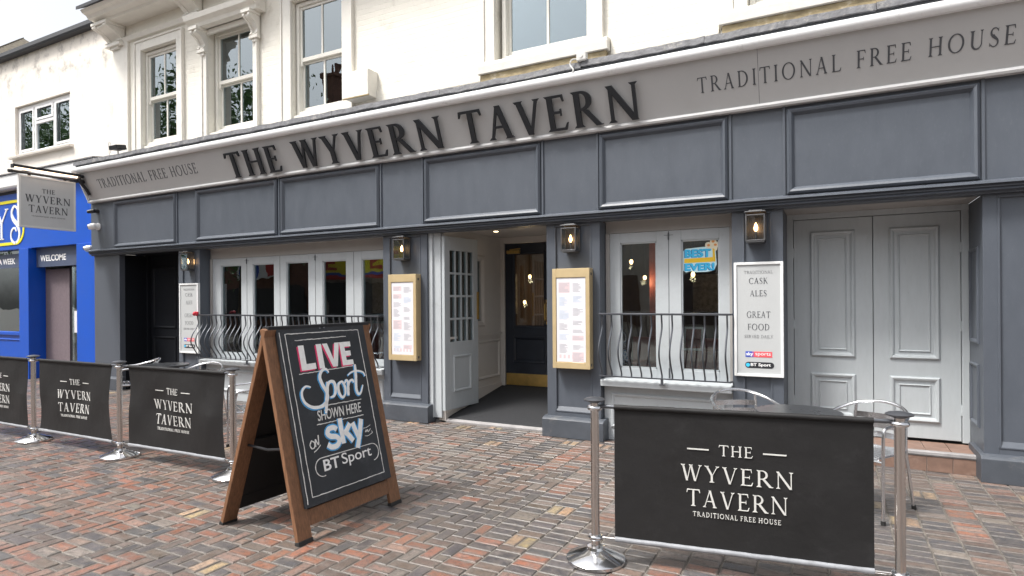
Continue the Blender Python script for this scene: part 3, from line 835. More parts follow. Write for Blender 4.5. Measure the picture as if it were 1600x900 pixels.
# pilasters
def pilaster(xa, xb, depth, stile=.105, plain=False, reveal_panel=False):
    m = MB()
    if plain:
        m.box(xa, xb, 0, depth, 0, 2.455)
        po = m.build('pilaster', 'dark_paint', pub, .004)
    else:
        m.box(xa, xb, .018, depth, .0, 2.455)
        m.box(xa, xa + stile, 0, .0178, .2, 2.455); m.box(xb - stile, xb, 0, .0178, .2, 2.455)
        m.box(xa + stile, xb - stile, 0, .0178, .2, .29); m.box(xa + stile, xb - stile, 0, .0178, 2.42, 2.455)
        po = m.build('pilaster', 'dark_paint', pub, .003)
        m = MB(); m.profx([(.0178, .345), (-.006, .298), (-.006, .285), (.0178, .285)], xa + stile, xb - stile)
        m.box(xa + stile - .004, xa + stile + .014, -.006, .0178, .29, 2.42); m.box(xb - stile - .014, xb - stile + .004, -.006, .0178, .29, 2.42)
        m.build('panel_moulding', 'dark_paint', po, .003)
    m = MB(); m.profx([(0, .0), (-.085, .0), (-.085, .205), (-.06, .222), (-.0, .235), (depth * .6, .235), (depth * .6, 0)], xa - .035, xb + .055)
    m.build('plinth', 'plinth_paint', po, .006)
    return po
pilaster(-12.25, -11.45, .10, plain=True)
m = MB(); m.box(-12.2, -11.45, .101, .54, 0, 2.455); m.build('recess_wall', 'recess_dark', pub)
pilaster(-9.76, -9.21, .32)
pilaster(-5.385, -4.66, .42)
pilaster(-2.96, -2.305, .42)
pilaster(-.90, -.425, .7)
pf = pilaster(1.145, 2.2, .75)
# panelled inner face of the right-hand pilaster
m = MB()
Rm = Matrix(((0, -1, 0, 1.145), (1, 0, 0, 0), (0, 0, 1, 0), (0, 0, 0, 1)))
m.m = Matrix(((0, 1, 0, 1.145), (-1, 0, 0, 0), (0, 0, 1, 0), (0, 0, 0, 1)))
for za, zb in ((.42, .98), (1.16, 2.02)): m.ring(-.52, -.16, za, zb, 0, .04, .018)
m.build('panel_moulding', 'dark_paint', pf)
pilaster(4.2, 5.0, .5)
MB().box(2.2, 4.2, .25, .5, 0, 2.455).build('shopfront_infill', 'dark_paint', pub)

# dark recessed side entrance between the first two pilasters
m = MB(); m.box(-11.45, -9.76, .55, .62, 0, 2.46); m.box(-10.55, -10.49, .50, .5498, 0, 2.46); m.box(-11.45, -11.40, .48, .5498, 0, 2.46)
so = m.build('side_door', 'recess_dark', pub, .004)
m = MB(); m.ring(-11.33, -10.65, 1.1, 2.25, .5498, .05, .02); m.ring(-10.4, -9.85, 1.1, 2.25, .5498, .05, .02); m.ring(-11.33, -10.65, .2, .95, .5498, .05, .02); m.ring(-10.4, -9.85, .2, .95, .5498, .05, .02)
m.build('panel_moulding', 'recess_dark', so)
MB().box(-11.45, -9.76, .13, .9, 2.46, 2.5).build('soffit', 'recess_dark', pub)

# --- ranges of glazed doors opening on to the railings
def glazed_range(x0, x1, panes, z0, z1, zs):
    """frame with tall panes; panes = glass intervals in x"""
    y = .20
    m = MB(); m.box(x0, x1, y - .005, y + .06, z1 + .115, 2.60)
    m.box(x0, x0 + .045, y - .02, y + .06, zs, z1 + .115); m.box(x1 - .045, x1, y - .02, y + .06, zs, z1 + .115)
    m.build('window_casing', 'casing_grey', pub, .004)
    m = MB(); xs = [x0 + .046]
    for a, b in panes: xs += [a, b]
    xs.append(x1 - .046)
    for i in range(0, len(xs), 2): m.box(xs[i], xs[i + 1], y, y + .055, zs + .003, z1 + .112)
    for a, b in panes: m.box(a, b, y, y + .055, z1, z1 + .112); m.box(a, b, y, y + .055, zs + .003, z0)
    fo = m.build('folding_window', 'window_grey', pub, .004)
    b = MB(); jn = MB()
    for a, b2 in panes:
        for k in ((a, a + .014, z0, z1), (b2 - .014, b2, z0, z1), (a, b2, z1 - .014, z1), (a, b2, z0, z0 + .02)): b.box(k[0], k[1], y + .012, y + .04, k[2], k[3])
        MB().box(a + .004, b2 - .004, y + .028, y + .034, z0 + .004, z1 - .004).build('pane', 'glass', fo)
    b.build('glazing_bead', 'window_grey', fo)
    for i in range(2, len(xs) - 2, 2):
        xm = (xs[i] + xs[i + 1]) / 2
        jn.box(xm - .003, xm + .003, y - .002, y + .01, zs + .01, z1 + .105)
        if i % 4 == 2:
            jn.box(xm - .05, xm + .05, y - .003, y + .01, z1 + .06, z1 + .064); jn.box(xm - .006, xm + .006, y - .012, y - .001, z1 + .01, z1 + .085)
            jn.box(xm - .006, xm + .006, y - .012, y - .001, z0 - .09, z0 + .02)
    jn.build('leaf_joint', 'letter_grey', fo)
    m = MB(); m.profx([(y + .06, zs - .085), (-.03, zs - .085), (-.035, zs - .03), (-.03, zs - .012), (y + .06, zs)], x0 + .002, x1 - .002); m.build('window_sill', 'window_grey', pub, .005)
    m = MB(); m.box(x0 + .003, x1 - .003, .10, .26, .0, zs - .087); so = m.build('stall_riser', 'window_grey', pub)
    m = MB()
    n = max(1, round((x1 - x0) / 1.3)); wd = (x1 - x0) / n
    for i in range(n): m.ring(x0 + wd * i + .08, x0 + wd * (i + 1) - .08, .14, zs - .17, .10, .05, .02)
    m.build('panel_moulding', 'window_grey', so)
    MB().box(x0, x1, .0, .25, 2.46, 2.5).build('soffit', 'casing_grey', pub)
glazed_range(-9.205, -5.39, [(-8.955, -8.46), (-8.19, -7.71), (-7.445, -6.975), (-6.69, -6.23), (-5.94, -5.48)], .74, 2.18, .66)
glazed_range(-2.30, -.905, [(-2.135, -1.72), (-1.45, -1.055)], .80, 2.215, .70)

# --- entrance lobby
LX0, LX1, LY = -4.455, -2.90, 1.65
m = MB(); m.profx([(.14, .0), (.14, .045), (.20, .065), (LY, .30), (LY, 0)], LX0 - .2, LX1); m.build('lobby_floor', 'mat_grey', pub)
m = MB(); m.profx([(.10, -.01), (.10, .022), (.139, .046), (.139, -.01)], LX0 - .2, LX1); m.build('threshold', 'step_edge', pub, .003)
TM = Matrix(((0, -1, 0, LX0), (1, 0, 0, 0), (0, 0, 1, 0), (0, 0, 0, 1)))      # local x runs along +y of the side wall, local -y looks into the lobby
m = MB(); m.m = TM
wall_boxes(m, .10, LY + .1, 0, .10, .0, 2.52, [(.87, 1.05, 1.28, 2.14)])
lw = m.build('lobby_side_wall', 'lobby_paint', pub)
m = MB(); m.m = TM; m.ring(.80, 1.12, 1.20, 2.22, 0, .085, .025); m.ring(.90, 1.56, .44, 1.0, 0, .05, .02); m.box(.12, LY, -.03, 0, 1.07, 1.10); m.box(.12, LY, -.018, 0, .12, .34); m.build('panel_moulding', 'lobby_paint', lw)
m = MB(); m.m = TM; m.box(.87, 1.05, .04, .046, 1.28, 2.14); m.build('pane', 'glass', lw)
MB().box(LX1, LX1 + .1, .2, LY + .1, 0, 2.52).build('lobby_wall', 'lobby_paint', pub)
lc = MB().box(LX0 - .3, LX1 + .1, .121, LY + .1, 2.52, 2.56).build('lobby_ceiling', 'lobby_paint', pub)
m = MB(); m.lathe([(.001, -.004), (.045, -.006), (.05, -.002), (.05, .002)], (-4.05, .75, 2.518)); m.build('downlight_rim', 'brass', lc, smooth=True)
m = MB(); m.lathe([(.001, -.008), (.03, -.0075), (.03, -.004)], (-4.05, .75, 2.518)); m.build('downlight_lens', 'downlight', lc, smooth=True)
m = MB(); m.box(LX0, LX0 + .07, LY - .05, LY + .1, .2, 2.52); m.box(LX0 + .07, LX1, LY - .05, LY + .1, 2.43, 2.52); m.box(-3.57, LX1, LY - .05, LY + .1, .2, 2.43); m.build('lobby_door_frame', 'lobby_paint', pub, .004)
dx0, dx1 = LX0 + .075, -3.575
m = MB(); z_frames(m, dx0, dx1, .31, 2.425, LY - .03, LY + .02, .15, .36); m.box(dx0 + .15, dx1 - .15, LY - .03, LY + .02, 1.02, 1.18); m.box(dx0 + .15, dx1 - .15, LY - .012, LY + .0, .66, 1.02)
bd = m.build('entrance_door', 'black_door', pub, .004)
m = MB(); m.ring(dx0 + .13, dx1 - .13, .64, 1.04, LY - .03, .045, .016); m.ring(dx0 + .13, dx1 - .13, 1.16, 2.295, LY - .03, .04, .014); m.build('panel_moulding', 'black_door', bd)
MB().box(dx0 + .15, dx1 - .15, LY - .005, LY, 1.18, 2.275).build('pane', 'glass', bd)
MB().box(dx0 + .01, dx1 - .01, LY - .036, LY - .0302, .305, .48).build('kick_plate', 'brass', bd, .002)
m = MB(); hx = -3.70; m.box(hx - .035, hx + .035, LY - .038, LY - .0302, 1.22, 1.58); m.tube(spline([(hx, LY - .035, 1.27), (hx, LY - .085, 1.30), (hx, LY - .09, 1.40), (hx, LY - .085, 1.50), (hx, LY - .035, 1.53)]), .013); m.build('pull_handle', 'brass', bd, smooth=True)
m = MB(); m.box(dx0 + .05, dx0 + .26, LY - .08, LY - .0302, 2.27, 2.32); m.tube([(dx0 + .1, LY - .07, 2.33), (dx0 + .3, LY - .12, 2.335)], .01); m.build('door_closer', 'brass', bd, .004)
# folded-back glazed leaf against the side wall
th = math.radians(85)
LM = Matrix.Translation((-4.425, .05, .035)) @ Matrix.Rotation(th, 4, 'Z')
m = MB(); m.m = LM
def leafbits(m, x0, x1, z0, z1):
    z_frames(m, x0, x1, z0, z1, 0, .045, .11, .0)
    m.box(x0 + .11, x1 - .11, 0, .045, z0, 1.02)
m.box(0, .11, 0, .045, .12, 2.38); m.box(.62, .73, 0, .045, .12, 2.38); m.box(.11, .62, 0, .045, 2.20, 2.38); m.box(.11, .62, 0, .045, .12, 1.0)
for k in range(1, 4): xk = .11 + .51 * k / 4; m.box(xk - .014, xk + .014, .006, .039, 1.0, 2.2)
for k in range(1, 4): zk = 1.0 + 1.2 * k / 4; m.box(.11, .62, .008, .037, zk - .014, zk + .014)
lf = m.build('folded_door_leaf', 'door_grey', pub, .003)
m = MB(); m.m = LM; m.ring(.17, .56, .34, .82, 0, .04, .018); m.build('panel_moulding', 'door_grey', lf)
m = MB(); m.m = LM; m.box(.105, .625, .02, .026, .995, 2.205); m.build('pane', 'glass', lf)
m = MB(); m.m = LM; m.box(.70, .745, -.012, .0, 1.28, 1.66); m.build('push_plate', 'brass', lf, .003)
m = MB(); m.box(-4.66, -4.49, .06, .0995, .06, 2.455); m.box(-4.66, -4.60, .03, .0597, .06, 2.455); m.build('lobby_jamb', 'window_grey', pub, .004)

# --- the blind double doors on the right, up one tiled step
DY, DZ = .60, .19
m = MB(); m.box(-.425, -.365, DY - .02, DY + .08, DZ, 2.46); m.box(1.085, 1.145, DY - .02, DY + .08, DZ, 2.46); m.box(-.365, 1.085, DY - .02, DY + .08, 2.40, 2.46); m.build('double_door_frame', 'door_grey', pub, .004)
for xa, xb, pa, pb in ((-.360, .3585, -.205, .205), (.3645, 1.080, .50, .915)):
    lo = MB().box(xa, xb, DY, DY + .05, DZ + .012, 2.395).build('double_door_leaf', 'door_grey', pub, .004)
    m = MB()
    for za, zb in ((.97, 2.27), (.36, .80)):
        m.ring(pa, pb, za, zb, DY, .05, .024); m.ring(pa + .075, pb - .075, za + .075, zb - .075, DY, .018, .012)
    m.build('panel_moulding', 'door_grey', lo)
    m = MB()
    xh = xa - .002 if xa < 0 else xb + .002
    for zc in (.5, 1.3, 2.05): m.tube([(xh, DY - .006, zc - .05), (xh, DY - .006, zc + .05)], .008)
    m.build('hinge', 'door_grey', lo, smooth=True)
MB().box(-.425, 1.145, .0, .62, 2.456, 2.5).build('soffit', 'casing_grey', pub)
m = MB(); m.box(-.42, 1.14, .14, .62, -.01, .165); st = m.build('door_step', 'tile_joint', pub)
MB().box(-.42, 1.14, DY + .06, DY + .5, 0, 2.6).build('door_light_block', 'blind_dark', pub)  # unseen block added so no light shows between the leaves
m = MB()
for i in range(8):
    xa = -.42 + i * .195
    for ya, yb in ((.19, .39), (.396, .60)): m.box(xa + .003, xa + .192, ya, yb, .165, .176)
    m.box(xa + .003, xa + .192, .132, .14, .0, .135)
m.build('step_tile', 'quarry_tile', st, .002)
m = MB(); m.profx([(.128, .137), (.122, .15), (.124, .172), (.134, .180), (.187, .178), (.187, .137)], -.42, 1.14); m.build('step_nosing', 'step_edge', st)

# --- rooms behind the glass
MB().box(-10.0, -.45, 4.4, 4.5, 0, 2.62).build('bar_room_wall', 'inner_wall', pub)
MB().box(-.545, -.455, .71, 4.39, 0, 2.62).build('bar_room_wall', 'inner_wall', pub)
MB().box(-10.0, -9.9, .63, 4.39, 0, 2.62).build('bar_room_yellow_wall', 'inner_yellow', pub)
MB().box(-10.0, -.4, .28, 4.6, 2.63, 2.69).build('bar_room_ceiling', 'inner_wall', pub)
MB().box(-9.88, LX0 - .12, .28, 4.4, .1, .14).build('bar_room_floor', 'inner_floor', pub)
MB().box(LX1 + .12, -.56, .28, 4.4, .1, .14).build('bar_room_floor', 'inner_floor', pub)
MB().box(-9.895, -9.84, .64, 4.39, .14, 1.15).build('bar_room_panelling', 'inner_red', pub)
MB().box(-8.6, -5.6, 2.6, 2.7, .14, 1.15).build('bar_counter', 'inner_red', pub)
MB().box(-2.7, -.6, 2.6, 2.7, .14, 1.0).build('bar_room_panelling', 'inner_red', pub)
for x, y in ((-8.1, 2.1), (-6.1, 2.1), (-2.5, 3.2)): MB().box(x - .08, x + .08, y - .08, y + .08, .14, 2.62).build('bar_room_post', 'inner_red', pub)
for x in (-8.9, -7.3, -6.0): MB().box(x - .4, x + .4, 4.36, 4.395, 1.3, 2.1).build('bar_picture', 'goods_pale', pub)
for x in (-1.9, -1.1): MB().box(x - .25, x + .25, 4.36, 4.395, 1.35, 2.0).build('bar_picture', 'goods_pale', pub)

# ================================================================== NEIGHBOURING SHOP
shop = thing('shop_building', 'cream-rendered neighbour with a bright blue shop front at street level', 'shop', (-16, .5, 0))
SY = .45
w = MB(); wall_boxes(w, -30, PX0 - .002, SY, SY + .3, 3.9, 7.10, [(-16.16, -13.93, 4.86, 5.96)]); w.build('wall', 'render_wall', shop)
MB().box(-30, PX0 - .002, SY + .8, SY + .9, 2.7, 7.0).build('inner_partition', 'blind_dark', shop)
m = MB(); m.profx([(SY - .12, 7.06), (SY - .14, 7.10), (SY - .13, 7.19), (SY, 7.2), (SY + 3.5, 8.0), (SY + 3.5, 7.7), (SY, 7.06)], -30, PX0 - .06); m.build('roof', 'slate', shop)
m = MB(); yb = SY + .06
z_frames(m, -16.16, -13.93, 4.87, 5.95, yb, yb + .07, .075)
m.box(-15.48, -15.40, yb, yb + .07, 4.945, 5.875); m.box(-14.70, -14.62, yb, yb + .07, 4.945, 5.875); m.box(-15.40, -14.70, yb, yb + .07, 5.50, 5.57)
cw = m.build('casement_window', 'upvc', shop, .006)
m = MB(); m.box(-16.09, -13.99, yb + .03, yb + .036, 4.94, 5.88); m.build('pane', 'glass_up', cw)
m = MB()
for xa, xb, za, zb in ((-16.085, -15.48, 4.945, 5.875), (-14.62, -14.0, 4.945, 5.875), (-15.40, -14.70, 5.57, 5.875)):
    z_frames(m, xa + .004, xb - .004, za + .004, zb - .004, yb - .012, yb, .05)
m.build('casement', 'upvc', cw, .004)
m = MB()
n = 40
for i in range(n):
    xa = -15.36 + .62 * i / n; xb = -15.36 + .62 * (i + 1) / n
    m.add([(xa, SY + .3 + .03 * math.sin(i * 1.3), 4.9), (xb, SY + .3 + .03 * math.sin((i + 1) * 1.3), 4.9), (xb, SY + .3 + .03 * math.sin((i + 1) * 1.3), 5.5), (xa, SY + .3 + .03 * math.sin(i * 1.3), 5.5)], [(0, 1, 2, 3)])
m.build('net_curtain', 'curtain', cw)
m = MB(); m.profx([(SY + .06, 4.80), (SY - .08, 4.80), (SY - .09, 4.85), (SY + .06, 4.875)], -16.30, -13.82); m.build('window_sill', 'render_wall', shop, .006)
m = MB(); m.profx([(SY, 4.02), (.02, 4.02), (0, 4.06), (0, 4.30), (SY, 4.38)], -30, PX0 - .02); m.build('canopy', 'gutter_white', shop, .008)
m = MB(); m.profx([(SY, 4.38), (-.02, 4.305), (-.02, 4.33), (SY, 4.41)], -30, PX0 - .02); m.build('canopy_flashing', 'lead', shop)
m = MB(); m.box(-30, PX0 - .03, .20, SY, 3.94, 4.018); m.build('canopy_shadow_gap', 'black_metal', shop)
m = MB(); m.box(-30, PX0 - .025, .15, SY, 2.74, 3.938); sf = m.build('fascia_board', 'shop_blue', shop, .006)
# yellow outlined name plate with tall white letters
FO2 = V((0, .15, 0))
def outline(mb, x0, x1, z0, z1, r, w, O, ex, ey, en, d):
    P = []
    for cx, cy, a0 in ((x1 - r, z0 + r, -90), (x1 - r, z1 - r, 0), (x0 + r, z1 - r, 90), (x0 + r, z0 + r, 180)):
        for k in range(7): a = math.radians(a0 + 15 * k); P.append((cx, cy, math.cos(a), math.sin(a)))
    n = len(P)
    for i in range(n):
        a, b = P[i], P[(i + 1) % n]
        mb.plate([(a[0] + a[2] * r, a[1] + a[3] * r), (b[0] + b[2] * r, b[1] + b[3] * r), (b[0] + b[2] * (r - w), b[1] + b[3] * (r - w)), (a[0] + a[2] * (r - w), a[1] + a[3] * (r - w))], O, ex, ey, en, 0, d)
m = MB(); outline(m, -19.3, -15.10, 2.84, 3.80, .33, .06, FO2, EX, EZ, -EY, .012); m.build('name_border', 'shop_yellow', sf)
m = MB()
def st(p, wd): stroke(m, p, wd, FO2, EX, EZ, -EY, 0, .012)
st([(-16.29, 3.62), (-16.17, 3.46), (-16.06, 3.32)], [.05, .085, .07]); st([(-15.83, 3.62), (-15.95, 3.47), (-16.06, 3.32)], [.035, .04, .05]); st([(-16.06, 3.34), (-16.06, 3.16), (-16.06, 2.98)], .075)
m.plate([(-16.15, 2.97), (-15.97, 2.97), (-15.97, 2.995), (-16.15, 2.995)], FO2, EX, EZ, -EY, 0, .012)
m.plate([(-16.35, 3.61), (-16.19, 3.61), (-16.19, 3.635), (-16.35, 3.635)], FO2, EX, EZ, -EY, 0, .012); m.plate([(-15.91, 3.61), (-15.77, 3.61), (-15.77, 3.635), (-15.91, 3.635)], FO2, EX, EZ, -EY, 0, .012)
st([(-15.37, 3.46), (-15.39, 3.60), (-15.51, 3.66), (-15.62, 3.55), (-15.57, 3.40), (-15.39, 3.25), (-15.30, 3.08), (-15.37, 2.92), (-15.53, 2.88), (-15.65, 2.98), (-15.63, 3.14), (-15.51, 3.20), (-15.43, 3.12)], [.035, .04, .05, .07, .09, .09, .07, .055, .05, .05, .05, .04, .03])
m.build('lettering', 'pure_white', sf)
for xa, xb in ((-15.24, -14.86), (-13.05, PX0 - .03), (-19.4, -19.0)):
    MB().box(xa, xb, .10, .42, 0, 2.738).build('pilaster', 'shop_blue', shop, .006)
# display window with stall riser, and the entrance beside it
m = MB(); m.box(-19.0, -15.24, .20, .32, .0, .90); so = m.build('stall_riser', 'shop_blue', shop, .004)
m = MB(); m.box(-19.0, -15.24, .16, .34, .90, .97); m.build('window_sill', 'shop_blue', so, .006)
m = MB(); m.ring(-16.5, -15.36, .12, .82, .20, .05, .02); m.build('panel_moulding', 'shop_blue', so)
sw = MB().box(-19.0, -15.24, .26, .268, .97, 2.738).build('display_window', 'glass', shop)
MB().box(-19.0, -15.24, .252, .259, 2.36, 2.66).build('window_band', 'window_band', sw)
m = MB(); sans(m, 'A WEEK', V((-16.46, .252, 2.44)), EX, EZ, -EY, .72, .125, 0, .003, .02); m.build('lettering', 'pure_white', sw)
m = MB(); m.box(-17.5, -15.42, 1.3, 1.34, 0, 2.7); m.box(-15.4, -12.3, 2.2, 2.3, 0, 2.7); m.build('shop_interior', 'shop_inside', shop)
m = MB(); m.box(-16.45, -16.05, .62, .8, .97, 2.0); m.build('display_goods', 'goods_pale', shop, .03)
m = MB(); m.box(-15.95, -15.45, .50, .7, .97, 1.62); m.build('display_goods', 'goods_pale', shop, .03)
m = MB(); m.box(-16.6, -15.45, .8, .86, 1.98, 2.30); m.build('hanging_display', 'goods_green', shop, .02)
m = MB(); m.box(-14.86, -13.04, .25, .31, 2.34, 2.738); tr = m.build('transom_band', 'window_band', shop)
m = MB(); sans(m, 'WELCOME', V((-14.70, .25, 2.455)), EX, EZ, -EY, .98, .13, 0, .003, .02); m.build('lettering', 'pure_white', tr)
m = MB(); z_frames(m, -15.3, -14.99, 0.02, 2.335, .36, .40, .03); m.box(-15.27, -15.02, .36, .40, 1.0, 1.03); dg = m.build('door_side_light', 'iron_grey', shop)
MB().box(-15.27, -15.02, .375, .381, .05, 2.3).build('pane', 'glass', dg)
m = MB(); m.box(-14.98, -14.95, .34, .44, 0, 2.335); m.box(-13.94, -13.80, .44, .46, 0, 2.335); m.build('door_post', 'black_metal', shop, .003)
MB().box(-14.945, -13.945, .42, .46, .02, 2.30).build('shop_door', 'panel_mauve', shop, .004)
m = MB(); m.box(-13.80, -13.06, .40, .408, .02, 2.335); ds = m.build('door_side_glass', 'glass', shop)
m = MB(); m.box(-13.72, -13.50, .394, .3985, .98, 1.42); m.build('notice_paper', 'paper', ds)

# tiled house beyond
far = thing('house', 'house with a mossy brown tiled roof showing beyond the cream gable', 'house', (-30, 8, 0))
MB().box(-52, -31.6, 4.5, 15, 0, 10.5).build('wall', 'render_wall', far)
m = MB(); m.add([(-53, 4, 10.4), (-31.0, 4, 10.4), (-31.0, 15.5, 10.4), (-53, 15.5, 10.4), (-36.2, 9.5, 15.0), (-53, 9.5, 15.0)], [(3, 2, 1, 0), (0, 1, 4, 5), (1, 2, 4), (2, 3, 5, 4), (3, 0, 5)]); rf = m.build('roof', 'roof_tile', far)
m = MB()
for i in range(30):
    f = i / 30; y, z = 4 + 5.5 * f, 10.4 + 4.6 * f
    m.profx([(y - .02, z + .002), (y - .02, z + .06), (y + .18, z + .21), (y + .18, z + .146)], -53, -31.0 - 5.2 * f - .15)
m.build('tile_course', 'roof_tile', rf)

# ================================================================== FIXTURES ON THE FRONT
# wall lanterns
lan = thing('wall_lantern', 'x', 'wall lantern', (0, 0, 0), 'box lanterns on the pillars')
m = MB(); w2, zt = .084, .26
m.box(-w2, w2, -.012, -.001, -.01, zt + .02)
m.build('back_plate', 'lantern_metal', lan, .002)
m = MB()
for sx in (-1, 1): m.box(sx * w2 - .007, sx * w2 + .007, -.155, -.141, 0, zt); m.box(sx * w2 - .007, sx * w2 + .007, -.026, -.0125, 0, zt)
for z in (0, zt - .012):
    m.box(-w2 + .0072, w2 - .0072, -.155, -.141, z, z + .012)
    for sx in (-1, 1): m.box(sx * w2 - .006, sx * w2 + .006, -.1408, -.0262, z, z + .012)
m.build('cage', 'lantern_metal', lan, .002)
m = MB(); m.box(-w2 - .012, w2 + .012, -.165, -.0005, zt + .021, zt + .033); m.box(-w2 + .02, w2 - .02, -.13, -.03, zt + .033, zt + .045); m.build('lid', 'lantern_metal', lan, .003)
m = MB(); m.box(-w2, w2, -.152, -.013, -.014, -.001); m.build('floor_plate', 'lantern_metal', lan, .002)
m = MB(); m.box(-w2 + .007, w2 - .007, -.150, -.147, .012, zt - .012); m.box(-w2 - .002, -w2 + .001, -.14, -.027, .012, zt - .012); m.box(w2 - .001, w2 + .002, -.14, -.027, .012, zt - .012); m.build('glass_pane', 'lamp_glass', lan)
m = MB(); m.lathe([(.014, 0), (.014, .09), (.010, .10)], (0, -.08, 0)); m.build('lamp_holder', 'lantern_metal', lan, smooth=True)
m = MB(); m.lathe([(.008, .10), (.017, .118), (.019, .135), (.013, .16), (.004, .182), (.001, .186)], (0, -.08, 0), 20); m.build('bulb', 'bulb', lan, smooth=True)
for i, (x, z, lb) in enumerate(((-9.42, 2.115, 'small lit box lantern beside the dark side entrance'), (-5.02, 2.125, 'lit box lantern above the gilt menu case left of the open doorway'), (-2.63, 2.13, 'lit box lantern above the gilt menu case right of the doorway'), (-.665, 2.14, 'lit box lantern above the tall pale board beside the grey double doors'))):
    if i == 0: lan.location = (x, -.001, z); lan['label'] = lb
    else: dup(lan, loc=(x, .017, z), label=lb)
lan.location.y = .017

# gilt menu cases
def menu_case(x, z0, z1, label, seed):
    R = random.Random(seed)
    t = thing('menu_case', label, 'menu case', (x, 0, z0), 'gilt menu cases by the doorway')
    wd, h, dp = .225, z1 - z0, .10
    m = MB(); m.box(x - wd, x + wd, -dp, -.001, z0, z1); m.build('case', 'gold', t, .004)
    m = MB(); y = -dp - .001
    for a, b, c2, d2 in ((x - wd, x - wd + .045, z0, z1), (x + wd - .045, x + wd, z0, z1), (x - wd + .045, x + wd - .045, z0, z0 + .07), (x - wd + .045, x + wd - .045, z1 - .10, z1)): m.box(a, b, y - .012, y, c2, d2)
    m.build('door_frame', 'gold', t, .002)
    pg = MB().box(x - wd + .05, x + wd - .05, y - .0035, y - .0005, z0 + .075, z1 - .105).build('menu_sheet', 'paper', t)
    O = V((x - wd + .06, y - .0035, z0 + .085)); W, H = 2 * wd - .12, h - .20
    ms = {'ink_grey': MB(), 'ink_pink': MB(), 'ink_blue': MB()}
    for c in range(2):
        zz = H - .04
        while zz > .10:
            hh = R.uniform(.05, .12); k = R.choice(['ink_pink', 'ink_grey', 'ink_grey', 'ink_blue'])
            xa = .015 + c * (W / 2); xb = xa + W / 2 - .03
            if k == 'ink_pink':
                ms[k].plate([(xa, zz - hh), (xb, zz - hh), (xb, zz), (xa, zz)], O, EX, EZ, -EY, 0, .0006)
            l = zz - .012
            while l > zz - hh + .004:
                e = xb - R.uniform(.0, .07)
                ms['ink_grey' if k != 'ink_blue' else k].plate([(xa + .008, l - .005), (e, l - .005), (e, l), (xa + .008, l)], O, EX, EZ, -EY, .0006, .0011)
                l -= .013
            zz -= hh + R.uniform(.02, .05)
    for c in range(6): ms['ink_pink'].plate([(.02 + c * .052, .03), (.045 + c * .052, .03), (.045 + c * .052, .07), (.02 + c * .052, .07)], O, EX, EZ, -EY, 0, .0008)
    for k, mm in ms.items(): mm.build('printing', k, pg)
    m = MB(); m.box(x + wd - .002, x + wd + .006, -.075, -.05, z0 + .03, z0 + .06); m.box(x + wd - .002, x + wd + .006, -.075, -.05, z1 - .08, z1 - .05); m.build('lock', 'lantern_metal', t, .002)
menu_case(-4.985, .80, 1.925, 'gilt-framed menu case on the pillar left of the open doorway', 1)
menu_case(-2.615, .80, 1.930, 'gilt-framed menu case on the pillar right of the open doorway', 2)

